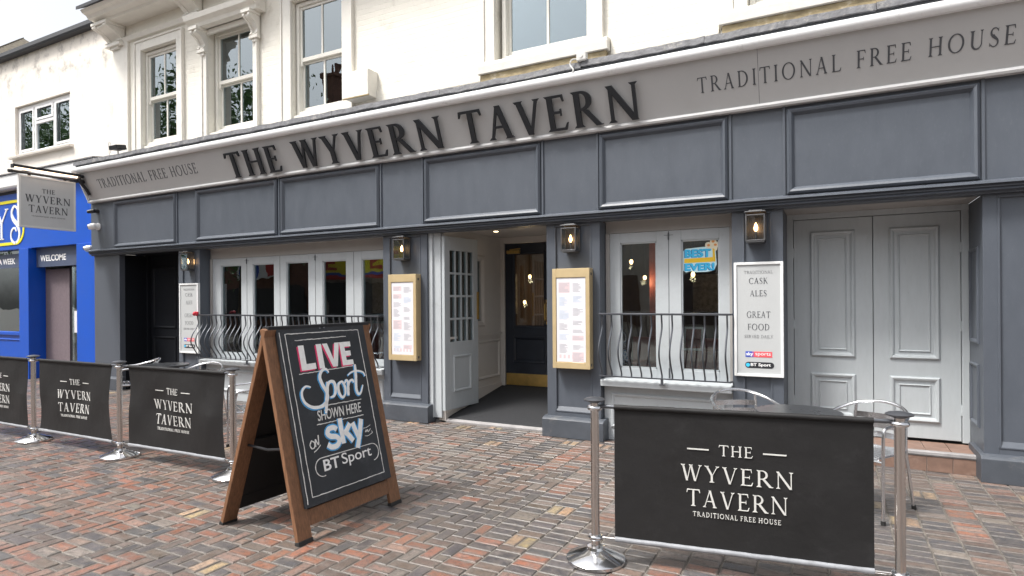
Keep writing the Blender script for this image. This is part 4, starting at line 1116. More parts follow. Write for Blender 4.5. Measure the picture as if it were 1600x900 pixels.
# pale advertising boards
def ad_board(x0, x1, z0, z1, y, label, inkk):
    t = thing('advertising_board', label, 'sign board', ((x0 + x1) / 2, y, z0), 'pale boards listing ales and food')
    m = MB(); m.box(x0, x1, y - .03, y - .001, z0, z1); m.build('board', 'poster', t)
    m = MB(); z_frames(m, x0 - .008, x1 + .008, z0 - .008, z1 + .008, y - .042, y, .026); m.build('frame', 'poster_trim', t, .003)
    W, H = x1 - x0, z1 - z0
    O = V((x0, y - .03, z0))
    m = MB()
    for tx, cu, cv, wd, hh in (('CASK', .5, .815, .40, .052), ('ALES', .5, .705, .35, .052), ('GREAT', .5, .515, .50, .055), ('FOOD', .5, .405, .46, .055)):
        serif(m, tx, O + EX * (W * (cu - wd / 2)) + EZ * (H * cv), EX, EZ, -EY, W * wd, H * hh, 0, .0012, .13, .05)
    m.build('lettering', inkk, t)
    m = MB()
    serif(m, 'TRADITIONAL', O + EX * (W * .20) + EZ * (H * .905), EX, EZ, -EY, W * .60, H * .026, 0, .0012, .13, .05)
    serif(m, 'SERVED DAILY', O + EX * (W * .20) + EZ * (H * .335), EX, EZ, -EY, W * .60, H * .026, 0, .0012, .13, .05)
    m.build('small_lettering', 'letter_pale', t)
    b = MB(); b.box(x0 + W * .22, x0 + W * .36, y - .032, y - .0302, z0 + H * .165, z0 + H * .215); l1 = b.build('logo_blue_end', 'logo_blue', t)
    b = MB(); b.box(x0 + W * .36, x0 + W * .40, y - .032, y - .0302, z0 + H * .165, z0 + H * .215); b.build('logo_middle', 'logo_violet', t)
    b = MB(); b.box(x0 + W * .40, x0 + W * .78, y - .032, y - .0302, z0 + H * .165, z0 + H * .215); b.build('logo_red_end', 'logo_red', t)
    b = MB(); sans(b, 'sky', O + EX * (W * .235) + EZ * (H * .17), EX, EZ, -EY, W * .15, H * .038, .0022, .0032, .03); sans(b, 'sports', O + EX * (W * .43) + EZ * (H * .172), EX, EZ, -EY, W * .32, H * .034, .0022, .0032, .0); b.build('logo_lettering', 'pure_white', t)
    b = MB(); P = []
    r = H * .027
    for k in range(13): a = math.radians(-90 + 15 * k); P.append((W * .75 + r * math.cos(a), H * .095 + r * math.sin(a)))
    for k in range(13): a = math.radians(90 + 15 * k); P.append((W * .28 + r * math.cos(a), H * .095 + r * math.sin(a)))
    b.plate(P, O, EX, EZ, -EY, .0002, .002); b.build('logo_pill', 'logo_black', t)
    b = MB(); P2 = [(W * .27 + r * .62 * math.cos(2 * math.pi * k / 20), H * .095 + r * .62 * math.sin(2 * math.pi * k / 20)) for k in range(20)]; b.plate(P2, O, EX, EZ, -EY, .002, .003); b.build('logo_disc', 'sticker_blue', t)
    b = MB(); sans(b, 'BT Sport', O + EX * (W * .33) + EZ * (H * .078), EX, EZ, -EY, W * .42, H * .034, .002, .003, .02); b.build('logo_lettering', 'pure_white', t)
ad_board(-.87, -.43, .81, 1.93, -.0, 'tall pale board reading cask ales and great food beside the grey double doors', 'letter_grey')
ad_board(-9.68, -9.21, .745, 1.885, -.0, 'tall pale board with faded lettering beside the dark side entrance', 'letter_pale')

# wavy iron railings in front of the windows
def railing(x0, x1, zb, zt, n, label, feet):
    t = thing('railing', label, 'railing', ((x0 + x1) / 2, -.1, zb), 'wavy iron window railings')
    yb = -.075
    m = MB(); m.box(x0, x1, yb - .02, yb + .02, zt - .014, zt + .008); m.build('top_rail', 'iron_grey', t, .003)
    m = MB(); m.box(x0, x1, yb - .010, yb + .010, zb - .008, zb + .006); m.build('bottom_rail', 'iron_grey', t, .002)
    H = zt - zb
    wave = [(0, .0), (.0, .06), (-.045, .16), (-.105, .30), (-.12, .42), (-.085, .56), (-.02, .70), (.012, .80), (.0, .93), (0, 1.0)]
    for i in range(n):
        x = x0 + .03 + (x1 - x0 - .06) * i / (n - 1)
        m = MB(); m.tube(spline([(x, yb + dy, zb + H * f) for dy, f in wave], 4), .0092, 8)
        m.build('baluster', 'iron_grey', t, smooth=True)
    m = MB()
    for x in feet: m.box(x - .012, x + .012, yb - .012, yb + .012, zb - .06, zb - .008); m.box(x - .03, x + .03, yb - .03, yb + .03, zb - .066, zb - .058)
    for x in (x0, x1): m.box(x - .01, x + .01, yb - .01, .08, zt - .012, zt + .004); m.box(x - .01, x + .01, yb - .008, .03, zb - .006, zb + .004)
    m.build('fixing', 'iron_grey', t)
railing(-9.195, -5.395, .68, 1.375, 34, 'long wavy iron railing in front of the five-pane folding window', (-8.0, -6.6))
railing(-2.29, -.91, .735, 1.42, 13, 'short wavy iron railing in front of the two-pane window', (-1.60,))

# red bow tied to the rail end
m = MB(); c0 = V((-9.15, -.12, 1.395))
for k in range(9):
    a = k * .75
    p = c0 + V((math.cos(a) * .022, math.sin(a) * .02, .012 * math.sin(k * 2.1)))
    m.lathe([(.002, -.028), (.022, -.015), (.028, .0), (.02, .018), (.002, .026)], tuple(p), 10)
tag(m.build('ribbon_bow', 'red_ribbon', None, smooth=True), 'small red bow tied to the end of the long wavy railing', 'bow')

# projecting sign with its lamp and bracket
hx = -12.12
t = thing('hanging_sign', 'pale grey projecting sign on a black bracket with a warm strip lamp above', 'hanging sign', (hx, -.3, 2.88))
m = MB(); m.box(hx - .03, hx + .022, -1.25, -.40, 2.885, 3.745); bo = m.build('sign_board', 'sign_pale', t, .003)
m = MB()
for a, b, c2, d2 in ((-1.262, -1.232, 2.873, 3.757), (-.418, -.388, 2.873, 3.757), (-1.232, -.418, 2.873, 2.903), (-1.232, -.418, 3.727, 3.757)): m.box(hx - .036, hx + .030, a, b, c2, d2)
m.build('sign_frame', 'poster_trim', t, .003)
SO = V((hx + .022, -1.25, 2.885))
m = MB()
for tx, xa, z, wd, hh in (('THE', .33, .60, .20, .075), ('WYVERN', .08, .43, .69, .125), ('TAVERN', .13, .255, .60, .125)): serif(m, tx, SO + EY * xa + EZ * z, EY, EZ, EX, wd, hh, 0, .002, .15, .06)
m.build('lettering', 'letter_grey', bo)
m = MB(); serif(m, 'TRADITIONAL FREE HOUSE', SO + EY * .17 + EZ * .185, EY, EZ, EX, .52, .02, 0, .002, .13, .05); m.build('small_lettering', 'letter_pale', bo)
m = MB(); m.tube([(hx, -.20, 3.80), (hx, -1.34, 3.80)], .022); m.tube([(hx, -.17, 3.80), (hx, -.34, 3.80)], .035); m.tube([(hx, -1.34, 3.80), (hx, -1.40, 3.79)], .028)
for y in (-.55, -1.1): m.box(hx - .008, hx + .008, y - .02, y + .02, 3.745, 3.80)
m.build('bracket_arm', 'black_metal', t, smooth=True)
m = MB()
sc = spline([(hx + .02, -.20, 3.90), (hx + .02, -.33, 3.86), (hx + .02, -.30, 3.76), (hx + .02, -.22, 3.66), (hx + .02, -.16, 3.56)], 7)
for dx in (0, .035): m.tube([p + V((dx, 0, 0)) for p in sc], [.028 - .012 * i / (len(sc) - 1) for i in range(len(sc))], 8)
m.build('scroll_bracket', 'black_metal', t, smooth=True)
m = MB(); m.profx([(-1.38, 3.84), (-1.38, 3.90), (-.34, 3.90), (-.34, 3.84), (-.36, 3.84), (-.36, 3.885), (-1.36, 3.885), (-1.36, 3.84)], hx + .035, hx + .115)
m.box(hx + .115, hx + .12, -1.38, -.34, 3.855, 3.90); m.build('lamp_trough', 'black_metal', t)
m = MB(); m.tube([(hx + .075, -1.33, 3.858), (hx + .075, -.39, 3.858)], .03); m.build('lamp_tube', 'tube_warm', t, smooth=True)

# security cameras by the corner
def dome(x, y, z, r, label, mk, kind):
    t = thing('security_camera', label, 'camera', (x, y, z))
    m = MB(); m.lathe([(.001, 0), (r * 1.2, 0), (r * 1.2, .02), (r, .03), (r, .05)], (0, 0, 0), 24)
    Rm = Matrix.Translation((x, y, z)) @ Matrix.Rotation(math.radians(90), 4, 'X'); m2 = MB(); m2.m = Rm; m2.v = [Rm @ p for p in m.v]; m2.f = m.f
    m2.build('mount', mk, t, smooth=True)
    m = MB(); m.tube([(x, y - .05, z), (x, y - .08, z), (x - .03, y - .11, z - .01), (x - .06, y - .15, z - .02)], [r * .8, r * 1.05, r * 1.1, r * .85], 18); m.build('camera_body', mk, t, smooth=True)
    m = MB(); m.tube([(x - .059, y - .149, z - .02), (x - .066, y - .158, z - .0225)], [r * .62, r * .55], 16); m.build('lens', 'logo_black', t, smooth=True)
dome(-12.0, -.05, 2.99, .055, 'white bullet security camera on the dark panel under the hanging sign', 'upvc', 0)
dome(-12.02, -.05, 3.27, .035, 'small black security camera just below the fascia corner', 'black_metal', 0)
dome(-12.36, .06, 2.62, .045, 'white security camera on the blue shop pilaster', 'upvc', 0)

# box on the wall, junction box and floodlight on the lead
m = MB(); m.box(-6.25, -5.80, .20, WY - .002, 4.50, 4.88); t = m.build('cable_box', 'white_trim', None, .008)
tag(t, 'plain white painted cabinet fixed to the cream wall above the lettering', 'cabinet')
MB().box(-6.27, -5.78, .19, .21, 4.49, 4.51).build('lower_lip', 'sill_stain', t, .003)
t = thing('junction_box', 'small white junction box with loose cable on the lead above the fascia', 'junction box', (-2.36, -.33, 4.15))
m = MB(); m.box(-2.43, -2.32, -.36, -.29, 4.15, 4.24); m.build('box', 'cable_white', t, .008)
m = MB(); m.tube(spline([(-2.43, -.33, 4.18), (-2.48, -.36, 4.17), (-2.50, -.36, 4.12), (-2.46, -.37, 4.06), (-2.47, -.37, 4.03)], 5), .008, 7); m.tube([(-2.375, -.361, 4.195), (-2.375, -.366, 4.195)], .02, 12); m.build('cable', 'cable_white', t, smooth=True)
t = thing('floodlight', 'small black floodlight lying on the lead above the hanging sign', 'floodlight', (-11.0, -.25, 4.15))
m = MB(); m.profx([(-.36, 4.23), (-.37, 4.30), (-.20, 4.33), (-.18, 4.25)], -11.10, -10.88); m.build('lamp_head', 'black_metal', t, .006)
m = MB(); m.tube([(-10.99, -.27, 4.14), (-10.99, -.27, 4.25)], .012); m.tube(spline([(-11.2, -.30, 4.15), (-11.22, -.3, 4.36), (-11.19, -.3, 4.40), (-11.16, -.3, 4.36), (-11.16, -.3, 4.2)], 6), .006, 6); m.build('stem', 'cable_white', t, smooth=True)

# window sticker
t = thing('window_sticker', 'blue and yellow cut-out sticker reading best ever in the window pane', 'sticker', (-1.27, .226, 1.87))
SO = V((-1.435, .2275, 1.865)); W, H = .35, .26
m = MB(); m.plate([(0, .02), (.03, 0), (.08, .012), (.12, .0), (.25, .0), (.30, .01), (W - .02, .03), (W, .08), (W - .01, .22), (W - .05, H + .01), (.2, H + .008), (.1, H), (.03, H - .005), (0, H - .03)], SO, EX, EZ, -EY, 0, .0008); m.build('backing', 'sticker_pale', t)
m = MB(); m.plate([(.012, .10), (W - .012, .107), (W - .012, .157), (.012, .147)], SO, EX, EZ, -EY, .0008, .0014); m.plate([(W - .04, .107), (W - .012, .107), (W - .02, .24), (W - .04, .25)], SO, EX, EZ, -EY, .0008, .0013); m.build('yellow_bar', 'sticker_yellow', t)
for k, dd, d0 in (('sticker_deep', -.006, .0010), ('sticker_blue', .002, .0018)):
    m = MB(); sans(m, 'BEST', SO + EX * (.018 + dd) + EZ * (.158 + dd * .5), EX, EZ, -EY, .275, .088, d0, d0 + .0006, .045); sans(m, 'EVER!', SO + EX * (.018 + dd) + EZ * (.016 + dd * .5), EX, EZ, -EY, .31, .08, d0, d0 + .0006, .045); m.build('lettering', k, t)
m = MB()
for cx, cy in ((.265, .285), (.315, .325), (.345, .285), (.325, .25), (.29, .27)): m.plate([(cx + .034 * math.cos(k * .524), cy + .034 * math.sin(k * .524)) for k in range(12)], SO, EX, EZ, -EY, .0002 + cx * .001, .0009 + cx * .001)
m.build('flower', 'cream', t)
m = MB()
for cx, cy in ((.268, .283), (.315, .32), (.338, .285)): m.plate([(cx + .016 * math.cos(k * .524), cy + .013 * math.sin(k * .524)) for k in range(12)], SO, EX, EZ, -EY, .0014, .0018)
m.build('petal_print', 'orange', t)

# table cards standing inside the windows
def card(x, y, z, label):
    t = thing('table_card', label, 'table card', (x, y, z))
    MB().box(x - .22, x + .22, y - .05, y + .25, z - .03, z).build('stand', 'inner_red', t, .004)
    m = MB()
    for s in (-1, 1):
        m.add([(x - .105, y, z + .26), (x + .105, y, z + .26), (x + .105, y + s * .09, z), (x - .105, y + s * .09, z), (x - .105, y + .008, z + .26), (x + .105, y + .008, z + .26), (x + .105, y + s * .09 + .008, z), (x - .105, y + s * .09 + .008, z)], [(0, 1, 2, 3), (7, 6, 5, 4), (0, 4, 5, 1), (2, 6, 7, 3), (1, 5, 6, 2), (0, 3, 7, 4)])
    m.build('frame', 'pure_white', t)
    m = MB(); m.add([(x - .085, y - .012, z + .235), (x + .085, y - .012, z + .235), (x + .085, y - .086, z + .025), (x - .085, y - .086, z + .025)], [(0, 3, 2, 1)]); m.build('slate', 'inner_red', t)
card(-1.39, .56, 1.0, 'white-framed table card inside the two-pane window')
card(-7.50, .58, 1.22, 'white table card inside the middle pane of the folding window')

# lamps hanging in the bar; the last, lowest one stands in for a reflection
lb0 = ['warm pendant bulb glowing inside the dark bar behind the glass']
pl = None
for i, (x, y, z) in enumerate(((-9.25, .80, 1.95), (-8.25, 2.2, 1.95), (-2.66, 2.4, 2.15), (-2.62, 3.0, 1.93), (-1.72, 2.2, 1.93), (-5.30, 3.6, 2.05), (-4.93, 3.6, 2.02), (-5.14, 3.8, 1.55))):
    if pl is None:
        pl = thing('pendant_lamp', lb0[0], 'lamp', (0, 0, 0), 'pendant bulbs in the bar')
        m = MB(); m.lathe([(.002, -.05), (.024, -.03), (.028, -.005), (.014, .02), (.002, .03)], (0, 0, 0), 16); m.build('bulb', 'bulb_dim', pl, smooth=True)
        m = MB(); m.tube([(0, 0, .02), (0, 0, .75)], .006, 6); m.tube([(0, 0, .02), (0, 0, .06)], .016, 8); m.build('flex', 'black_metal', pl)
        lp = bpy.data.lights.new('lamp_light', 'POINT'); lp.energy = 1.8; lp.color = (1.0, .68, .38); lp.shadow_soft_size = .04
        lo_ = bpy.data.objects.new('lamp_light', lp); COL.objects.link(lo_); lo_.parent = pl; lo_.location = (0, 0, -.08)
        pl.location = (x, y, z)
    else: dup(pl, loc=(x, y, z))

# ================================================================== CAFE BARRIERS
def make_post():
    t = thing('barrier_post', 'x', 'barrier post', (0, 0, 0), 'steel posts of the cafe barriers')
    m = MB(); m.lathe([(.002, 0), (.172, 0), (.178, .006), (.178, .022), (.17, .03), (.085, .062), (.055, .075), (.05, .09), (.028, .092)], n=56); m.build('base', 'steel_base', t, smooth=True)
    m = MB(); m.lathe([(.0255, .08), (.0255, .965)], n=28); m.build('pole', 'steel', t, smooth=True)
    m = MB(); m.lathe([(.026, .955), (.03, .958), (.064, .970), (.066, .976), (.05, .984), (.015, .99), (.001, .991)], n=36); m.build('cap', 'iron_grey', t, smooth=True)
    for z in (.145, .925):
        m = MB(); m.lathe([(.0262, z - .014), (.04, z - .012), (.046, z - .004), (.046, z + .004), (.04, z + .012), (.0262, z + .014)], n=28); m.build('clip_collar', 'steel_base', t, smooth=True)
    return t
BAR = [(-9.70, -2.88), (-8.137, -2.856), (-6.476, -2.845), (-4.795, -2.815), (-1.278, -3.022), (.303, -2.80)]
PLB = ['steel barrier post farthest along the row beside the blue shop', 'steel barrier post second along the row in front of the blue shop', 'steel barrier post between the two whole small banners', 'steel barrier post half hidden behind the chalkboard', 'steel barrier post at the left edge of the large near banner', 'steel barrier post at the right edge of the large near banner']
po = make_post()
for i, (x, y) in enumerate(BAR):
    if i == 0: po.location = (x, y, 0); po['label'] = PLB[0]
    else: dup(po, loc=(x, y, 0), label=PLB[i])

def banner(a, b, label, seed, inset=(.11, .10), wave=.012, pinch=.0):
    R = random.Random(seed)
    A, B = V((*a, 0)), V((*b, 0))
    ex = (B - A).normalized(); L = (B - A).length
    en = V((ex.y, -ex.x, 0))
    t = thing('banner', label, 'banner', ((A.x + B.x) / 2, (A.y + B.y) / 2, 0), 'black banners of the cafe barriers')
    x0, x1, z0, z1 = inset[0], L - inset[1], .135, .935
    nu, nv = 44, 26
    ph = R.uniform(0, 6)
    def fold(u, v):
        e = 1 - abs(2 * v - 1)
        s = wave * (math.sin(u * 7 + ph + v * 2.3) * .6 + math.sin(u * 15 - v * 5 + ph * 2) * .22) * e
        return s
    def pt(u, v):
        pin = pinch * math.sin(v * math.pi)
        uu = (x0 + pin) + (x1 - x0 - 2 * pin) * u
        return A + ex * uu + EZ * (z0 + (z1 - z0) * v) + en * fold(u, v)
    vs, fs = [], []
    for s in (0, 1):
        for j in range(nv + 1):
            for i in range(nu + 1): vs.append(pt(i / nu, j / nv) - en * (.0025 * s))
    N = (nu + 1) * (nv + 1)
    for j in range(nv):
        for i in range(nu):
            q = j * (nu + 1) + i
            fs.append((q, q + 1, q + nu + 2, q + nu + 1)); fs.append((N + q, N + q + nu + 1, N + q + nu + 2, N + q + 1))
    m = MB(); m.add(vs, fs); fb = m.build('fabric', 'fabric', t, smooth=True)
    m = MB(); m.tube([A + ex * .03 + EZ * .935, A + ex * (L - .03) + EZ * .935], .0115, 12); m.build('top_rail', 'iron_grey', t, smooth=True)
    m = MB(); m.tube([A + ex * .03 + EZ * .145, A + ex * (L - .03) + EZ * .145], .0085, 12); m.build('bottom_rail', 'steel', t, smooth=True)
    # hems round the rails
    for z, k, r, hh in ((.935, 'fabric', .016, .03), (.145, 'hem', .0155, .045)):
        m = MB(); pts = [A + ex * (x0 + (x1 - x0) * i / 30) + EZ * (z + R.uniform(-.001, .001)) for i in range(31)]
        m.tube(pts, [r * R.uniform(.98, 1.02) for _ in pts], 12)
        m.build('hem', k, t, smooth=True)
    c = L / 2
    base = MB(); O = A + EZ * 0
    def line(tx, wd, z, hh, T=.115, tt=.042, gap=.17): serif(lt, tx, O + ex * (c - wd / 2) + EZ * z, ex, EZ, en, wd, hh, .0, .004, T, tt, gap)
    lt = MB()
    s = (x1 - x0) / 1.38
    line('THE', .18 * s, .690, .060); line('WYVERN', .60 * s, .535, .092); line('TAVERN', .54 * s, .392, .095)
    for sx in (-1, 1):
        u = c + sx * .205 * s
        lt.plate([(u - .06 * s, .715), (u + .06 * s, .715), (u + .06 * s, .722), (u - .06 * s, .722)], O, ex, EZ, en, 0, .004)
    # lie the print on the folds of the cloth
    def drape(mb):
        for p in mb.v:
            q = p - A; u = (q.dot(ex) - x0) / (x1 - x0); v = (q.z - z0) / (z1 - z0)
            p += en * (fold(u, v) + .0005)
        return mb
    drape(lt).build('lettering', 'print_white', fb)
    lt = MB(); line('TRADITIONAL FREE HOUSE', .47 * s, .335, .026, .14, .06, .2); drape(lt).build('small_lettering', 'print_white', fb)
    return t
banner(BAR[0], BAR[1], 'black tavern banner cut off by the edge, farthest along the row', 1, (.12, .12), .03, .0)
banner(BAR[1], BAR[2], 'black tavern banner strung in front of the blue shop, small in the distance', 2, (.13, .13), .035, .04)
banner(BAR[2], BAR[3], 'black tavern banner just behind the chalkboard, with the chairs behind it', 3, (.15, .10), .04, .035)
banner(BAR[4], BAR[5], 'large near black tavern banner in front of the double doors', 4, (.118, .118), .006, 0)

# ================================================================== CHALKBOARD
FL, FRt = V((-3.049, -3.684, 0)), V((-3.003, -2.688, 0))
AL = V((-3.389, -3.669, 1.399))
bd_ = (FRt - FL).normalized(); up_ = (AL - FL).normalized(); nf = bd_.cross(up_).normalized()
W = (FRt - FL).length; SL = (AL - FL).length
BLk = V((-3.8696, -3.647, 0)); upb = (AL - BLk).normalized(); nb = upb.cross(bd_).normalized()   # back panel
t = thing('a_board', 'wooden chalkboard A-frame on the brick paving advertising live sport', 'sandwich board', tuple((FL + FRt + BLk) / 3))
def slab(m, O, e1, e2, e3, u0, u1, v0, v1, d0, d1): return m.plate([(u0, v0), (u1, v0), (u1, v1), (u0, v1)], O, e1, e2, e3, d0, d1)
LW = .115
for O, uu, nn, sl in ((FL, up_, nf, SL), (BLk, upb, nb, (AL - BLk).length)):
    for u0 in (0, W - LW):
        m = MB(); slab(m, O, bd_, uu, nn, u0, u0 + LW, .015, sl, -.032, 0); lg = m.build('leg', 'wood', t, .004)
        m = MB(); slab(m, O, bd_, uu, nn, u0 - .003, u0 + LW + .003, -.004, .028, -.036, .004); m.build('rubber_foot', 'rubber', lg, .003)
    for va, vb in ((.10, .205), (sl - .10, sl - .02)):
        m = MB(); slab(m, O, bd_, uu, nn, LW, W - LW, va, vb, -.028, -.003); m.build('cross_rail', 'wood' if O is FL else 'board_back', t, .003)
m = MB(); slab(m, FL, bd_, up_, nf, .085, W - .085, .215, SL + .005, .002, .026); cb = m.build('chalk_panel', 'chalkboard', t, .003)
m = MB(); slab(m, FL, bd_, up_, nf, LW, W - LW, .205, SL - .02, -.024, -.012); m.build('front_backing', 'board_back', t)
m = MB(); slab(m, BLk, bd_, upb, nb, LW, W - LW, .205, SL - .1, -.024, -.010); m.build('rear_panel', 'board_back', t)
m = MB(); slab(m, AL, bd_, EZ, V((1, 0, 0)), .02, W - .02, -.012, .012, -.03, .03); m.build('hinge_strip', 'black_metal', t, .003)
# folding stays between the legs
m = MB()
for u in (LW * .6, W - LW * .6):
    pa = FL + bd_ * u + up_ * .62 - nf * .03; pb = BLk + bd_ * u + upb * .62 - nb * .03
    m.tube([pa, (pa + pb) / 2 - EZ * .02, pb], .010, 8)
m.build('stay', 'black_metal', t)
m = MB(); pa = BLk + upb * .56 + bd_ * LW - nb * .03
slab(m, BLk, bd_, upb, nb, LW, W - LW, .60, .66, -.05, -.0245); m.build('rear_rail', 'board_back', t, .003)
D0, D1 = .026, .0272
def S(m, p, w, curve=True, j=.5, d=0.0): stroke(m, p, w, FL, bd_, up_, nf, D0 - .0005, D1 + d, curve, j)
def wob(a, b, n=26, amp=.0018): return [(a[0] + (b[0] - a[0]) * i / n + random.uniform(-amp, amp), a[1] + (b[1] - a[1]) * i / n + random.uniform(-amp, amp)) for i in range(n + 1)]
m = MB()
for a, b in (((.148, .272), (.845, .272)), ((.845, .272), (.845, 1.388)), ((.845, 1.388), (.148, 1.388)), ((.148, 1.388), (.148, .272))): S(m, wob(a, b), .0055, False)
S(m, wob((.103, .235), (.103, 1.40)), .005, False, .8)
for a, b in (((.225, 1.338), (.705, 1.343)), ((.21, 1.10), (.725, 1.112)), ((.28, .858), (.748, .850)), ((.288, .735), (.738, .731))): S(m, wob(a, b), .0055, False)
P = []
for k in range(13): an = math.radians(-90 + 15 * k); P.append((.765 + .062 * math.cos(an), .445 + .062 * math.sin(an)))
for k in range(14): an = math.radians(90 + 15 * k); P.append((.275 + .062 * math.cos(an), .445 + .062 * math.sin(an)))
S(m, P, .006, False)
m.build('chalk_line', 'chalk', cb)
O = FL
def bl(m, tx, u, v, w, h, bold, d, sh=0): sans(m, tx, O + bd_ * u + up_ * v, bd_, up_, nf, w, h, D0, D1 + d, bold, sh)
# LIVE, hand-cut block letters with a pink shade
def block_live(m, du, dv, d):
    def pl(p): m.plate([(a + du, b + dv) for a, b in p], O, bd_, up_, nf, D0, D1 + d)
    b0, h = 1.122, .178
    pl([(.240, b0), (.288, b0), (.288, b0 + h), (.240, b0 + h)]); pl([(.287, b0), (.370, b0 + .002), (.370, b0 + .045), (.287, b0 + .043)])
    pl([(.400, b0), (.448, b0), (.448, b0 + h), (.400, b0 + h)])
    pl([(.528, b0), (.560, b0), (.505, b0 + h), (.460, b0 + h)]); pl([(.530, b0), (.572, b0), (.622, b0 + h), (.578, b0 + h)])
    pl([(.625, b0), (.670, b0), (.670, b0 + h), (.625, b0 + h)])
    for z in (0, .070, .140): pl([(.669, b0 + z), (.735 - (.012 if z == .07 else 0), b0 + z), (.735 - (.012 if z == .07 else 0), b0 + z + .038), (.669, b0 + z + .038)])
m = MB(); block_live(m, -.013, -.008, 0); m.build('pink_shade', 'chalk_pink', cb)
m = MB(); block_live(m, .0, .0, .0016); m.build('live_lettering', 'chalk_white', cb)
# Sport, brush script: built twice, a blue stroke with a white one over it
SPORT = [
    ([(.475, 1.085), (.455, 1.112), (.415, 1.105), (.385, 1.06), (.40, 1.00), (.425, .945), (.415, .89), (.36, .855), (.275, .86), (.215, .905), (.205, .97), (.245, 1.01), (.29, 1.0)], [.012, .02, .024, .03, .032, .032, .03, .028, .026, .022, .02, .016, .012]),
    ([(.448, 1.02), (.43, .95), (.405, .87), (.385, .80)], [.022, .032, .032, .022]),
    ([(.435, .965), (.465, 1.015), (.505, 1.01), (.512, .96), (.49, .915), (.45, .905)], [.014, .022, .030, .03, .022, .014]),
    ([(.575, 1.005), (.545, .985), (.538, .93), (.562, .89), (.595, .91), (.605, .96), (.59, 1.0), (.575, 1.005)], [.018, .024, .03, .022, .018, .026, .022, .016]),
    ([(.605, .985), (.63, 1.01), (.642, .99), (.632, .94), (.625, .895)], [.012, .02, .024, .03, .024]), ([(.635, .945), (.66, .995), (.69, 1.005), (.70, .985)], [.012, .018, .022, .016]),
    ([(.745, 1.12), (.735, 1.04), (.715, .94), (.725, .895), (.755, .90), (.79, .955)], [.022, .03, .03, .026, .018, .01]),
    ([(.655, 1.045), (.70, 1.065), (.76, 1.068), (.815, 1.05), (.83, 1.02)], [.01, .014, .016, .016, .012])]
m = MB()
for p, wv in SPORT: S(m, [(a - .007, b - .004) for a, b in p], [x + .003 for x in wv], True, .1)
m.build('blue_shade', 'chalk_blue', cb)
m = MB()
for p, wv in SPORT: S(m, p, [x * .85 for x in wv], True, .1, .0016)
m.build('script_lettering', 'chalk_white', cb)
m = MB(); bl(m, 'SHOWN HERE', .305, .757, .425, .073, .008, .0, .12); m.build('chalk_lettering', 'chalk', cb)
SKY = [([(.455, .672), (.43, .69), (.385, .688), (.365, .66), (.39, .635), (.44, .622), (.462, .592), (.435, .562), (.385, .56), (.352, .582)], .036),
       ([(.498, .745), (.497, .66), (.497, .562)], .038), ([(.588, .692), (.555, .658), (.515, .628)], .036), ([(.53, .642), (.565, .60), (.592, .562)], .038),
       ([(.612, .692), (.632, .63), (.652, .575)], .038), ([(.705, .705), (.68, .635), (.648, .56), (.622, .505)], .038)]
m = MB()
for p, wv in SKY: S(m, p, wv + .02, True, .05)
m.build('blue_shade', 'chalk_blue', cb)
m = MB()
for p, wv in SKY: S(m, p, wv, True, .05, .0016)
m.build('sky_lettering', 'chalk_white', cb)
m = MB()
S(m, [(.215, .635), (.20, .61), (.212, .585), (.235, .59), (.24, .62), (.215, .638)], .008); S(m, [(.247, .59), (.252, .64), (.272, .60), (.282, .665)], .008); S(m, [(.225, .558), (.262, .575), (.288, .595)], .006)
S(m, [(.725, .60), (.74, .615), (.742, .60), (.755, .615), (.757, .598), (.77, .605), (.785, .618)], .005); S(m, [(.70, .635), (.74, .632), (.79, .645)], .004); S(m, [(.715, .575), (.75, .57), (.80, .585)], .004); S(m, [(.70, .635), (.708, .622)], .004); S(m, [(.80, .585), (.792, .60)], .004)
m.build('chalk_scribble', 'chalk', cb)
m = MB(); bl(m, 'BT', .285, .412, .145, .078, .018, 0); bl(m, 'Sport', .455, .398, .295, .10, .004, 0); m.build('chalk_lettering', 'chalk_white', cb)
m = MB()
for u in (.465, .505): m.tube([FL + bd_ * u + up_ * 1.418 + nf * .024, FL + bd_ * u + up_ * 1.418 + nf * .029], .006, 8)
m.build('screw', 'steel_base', cb)

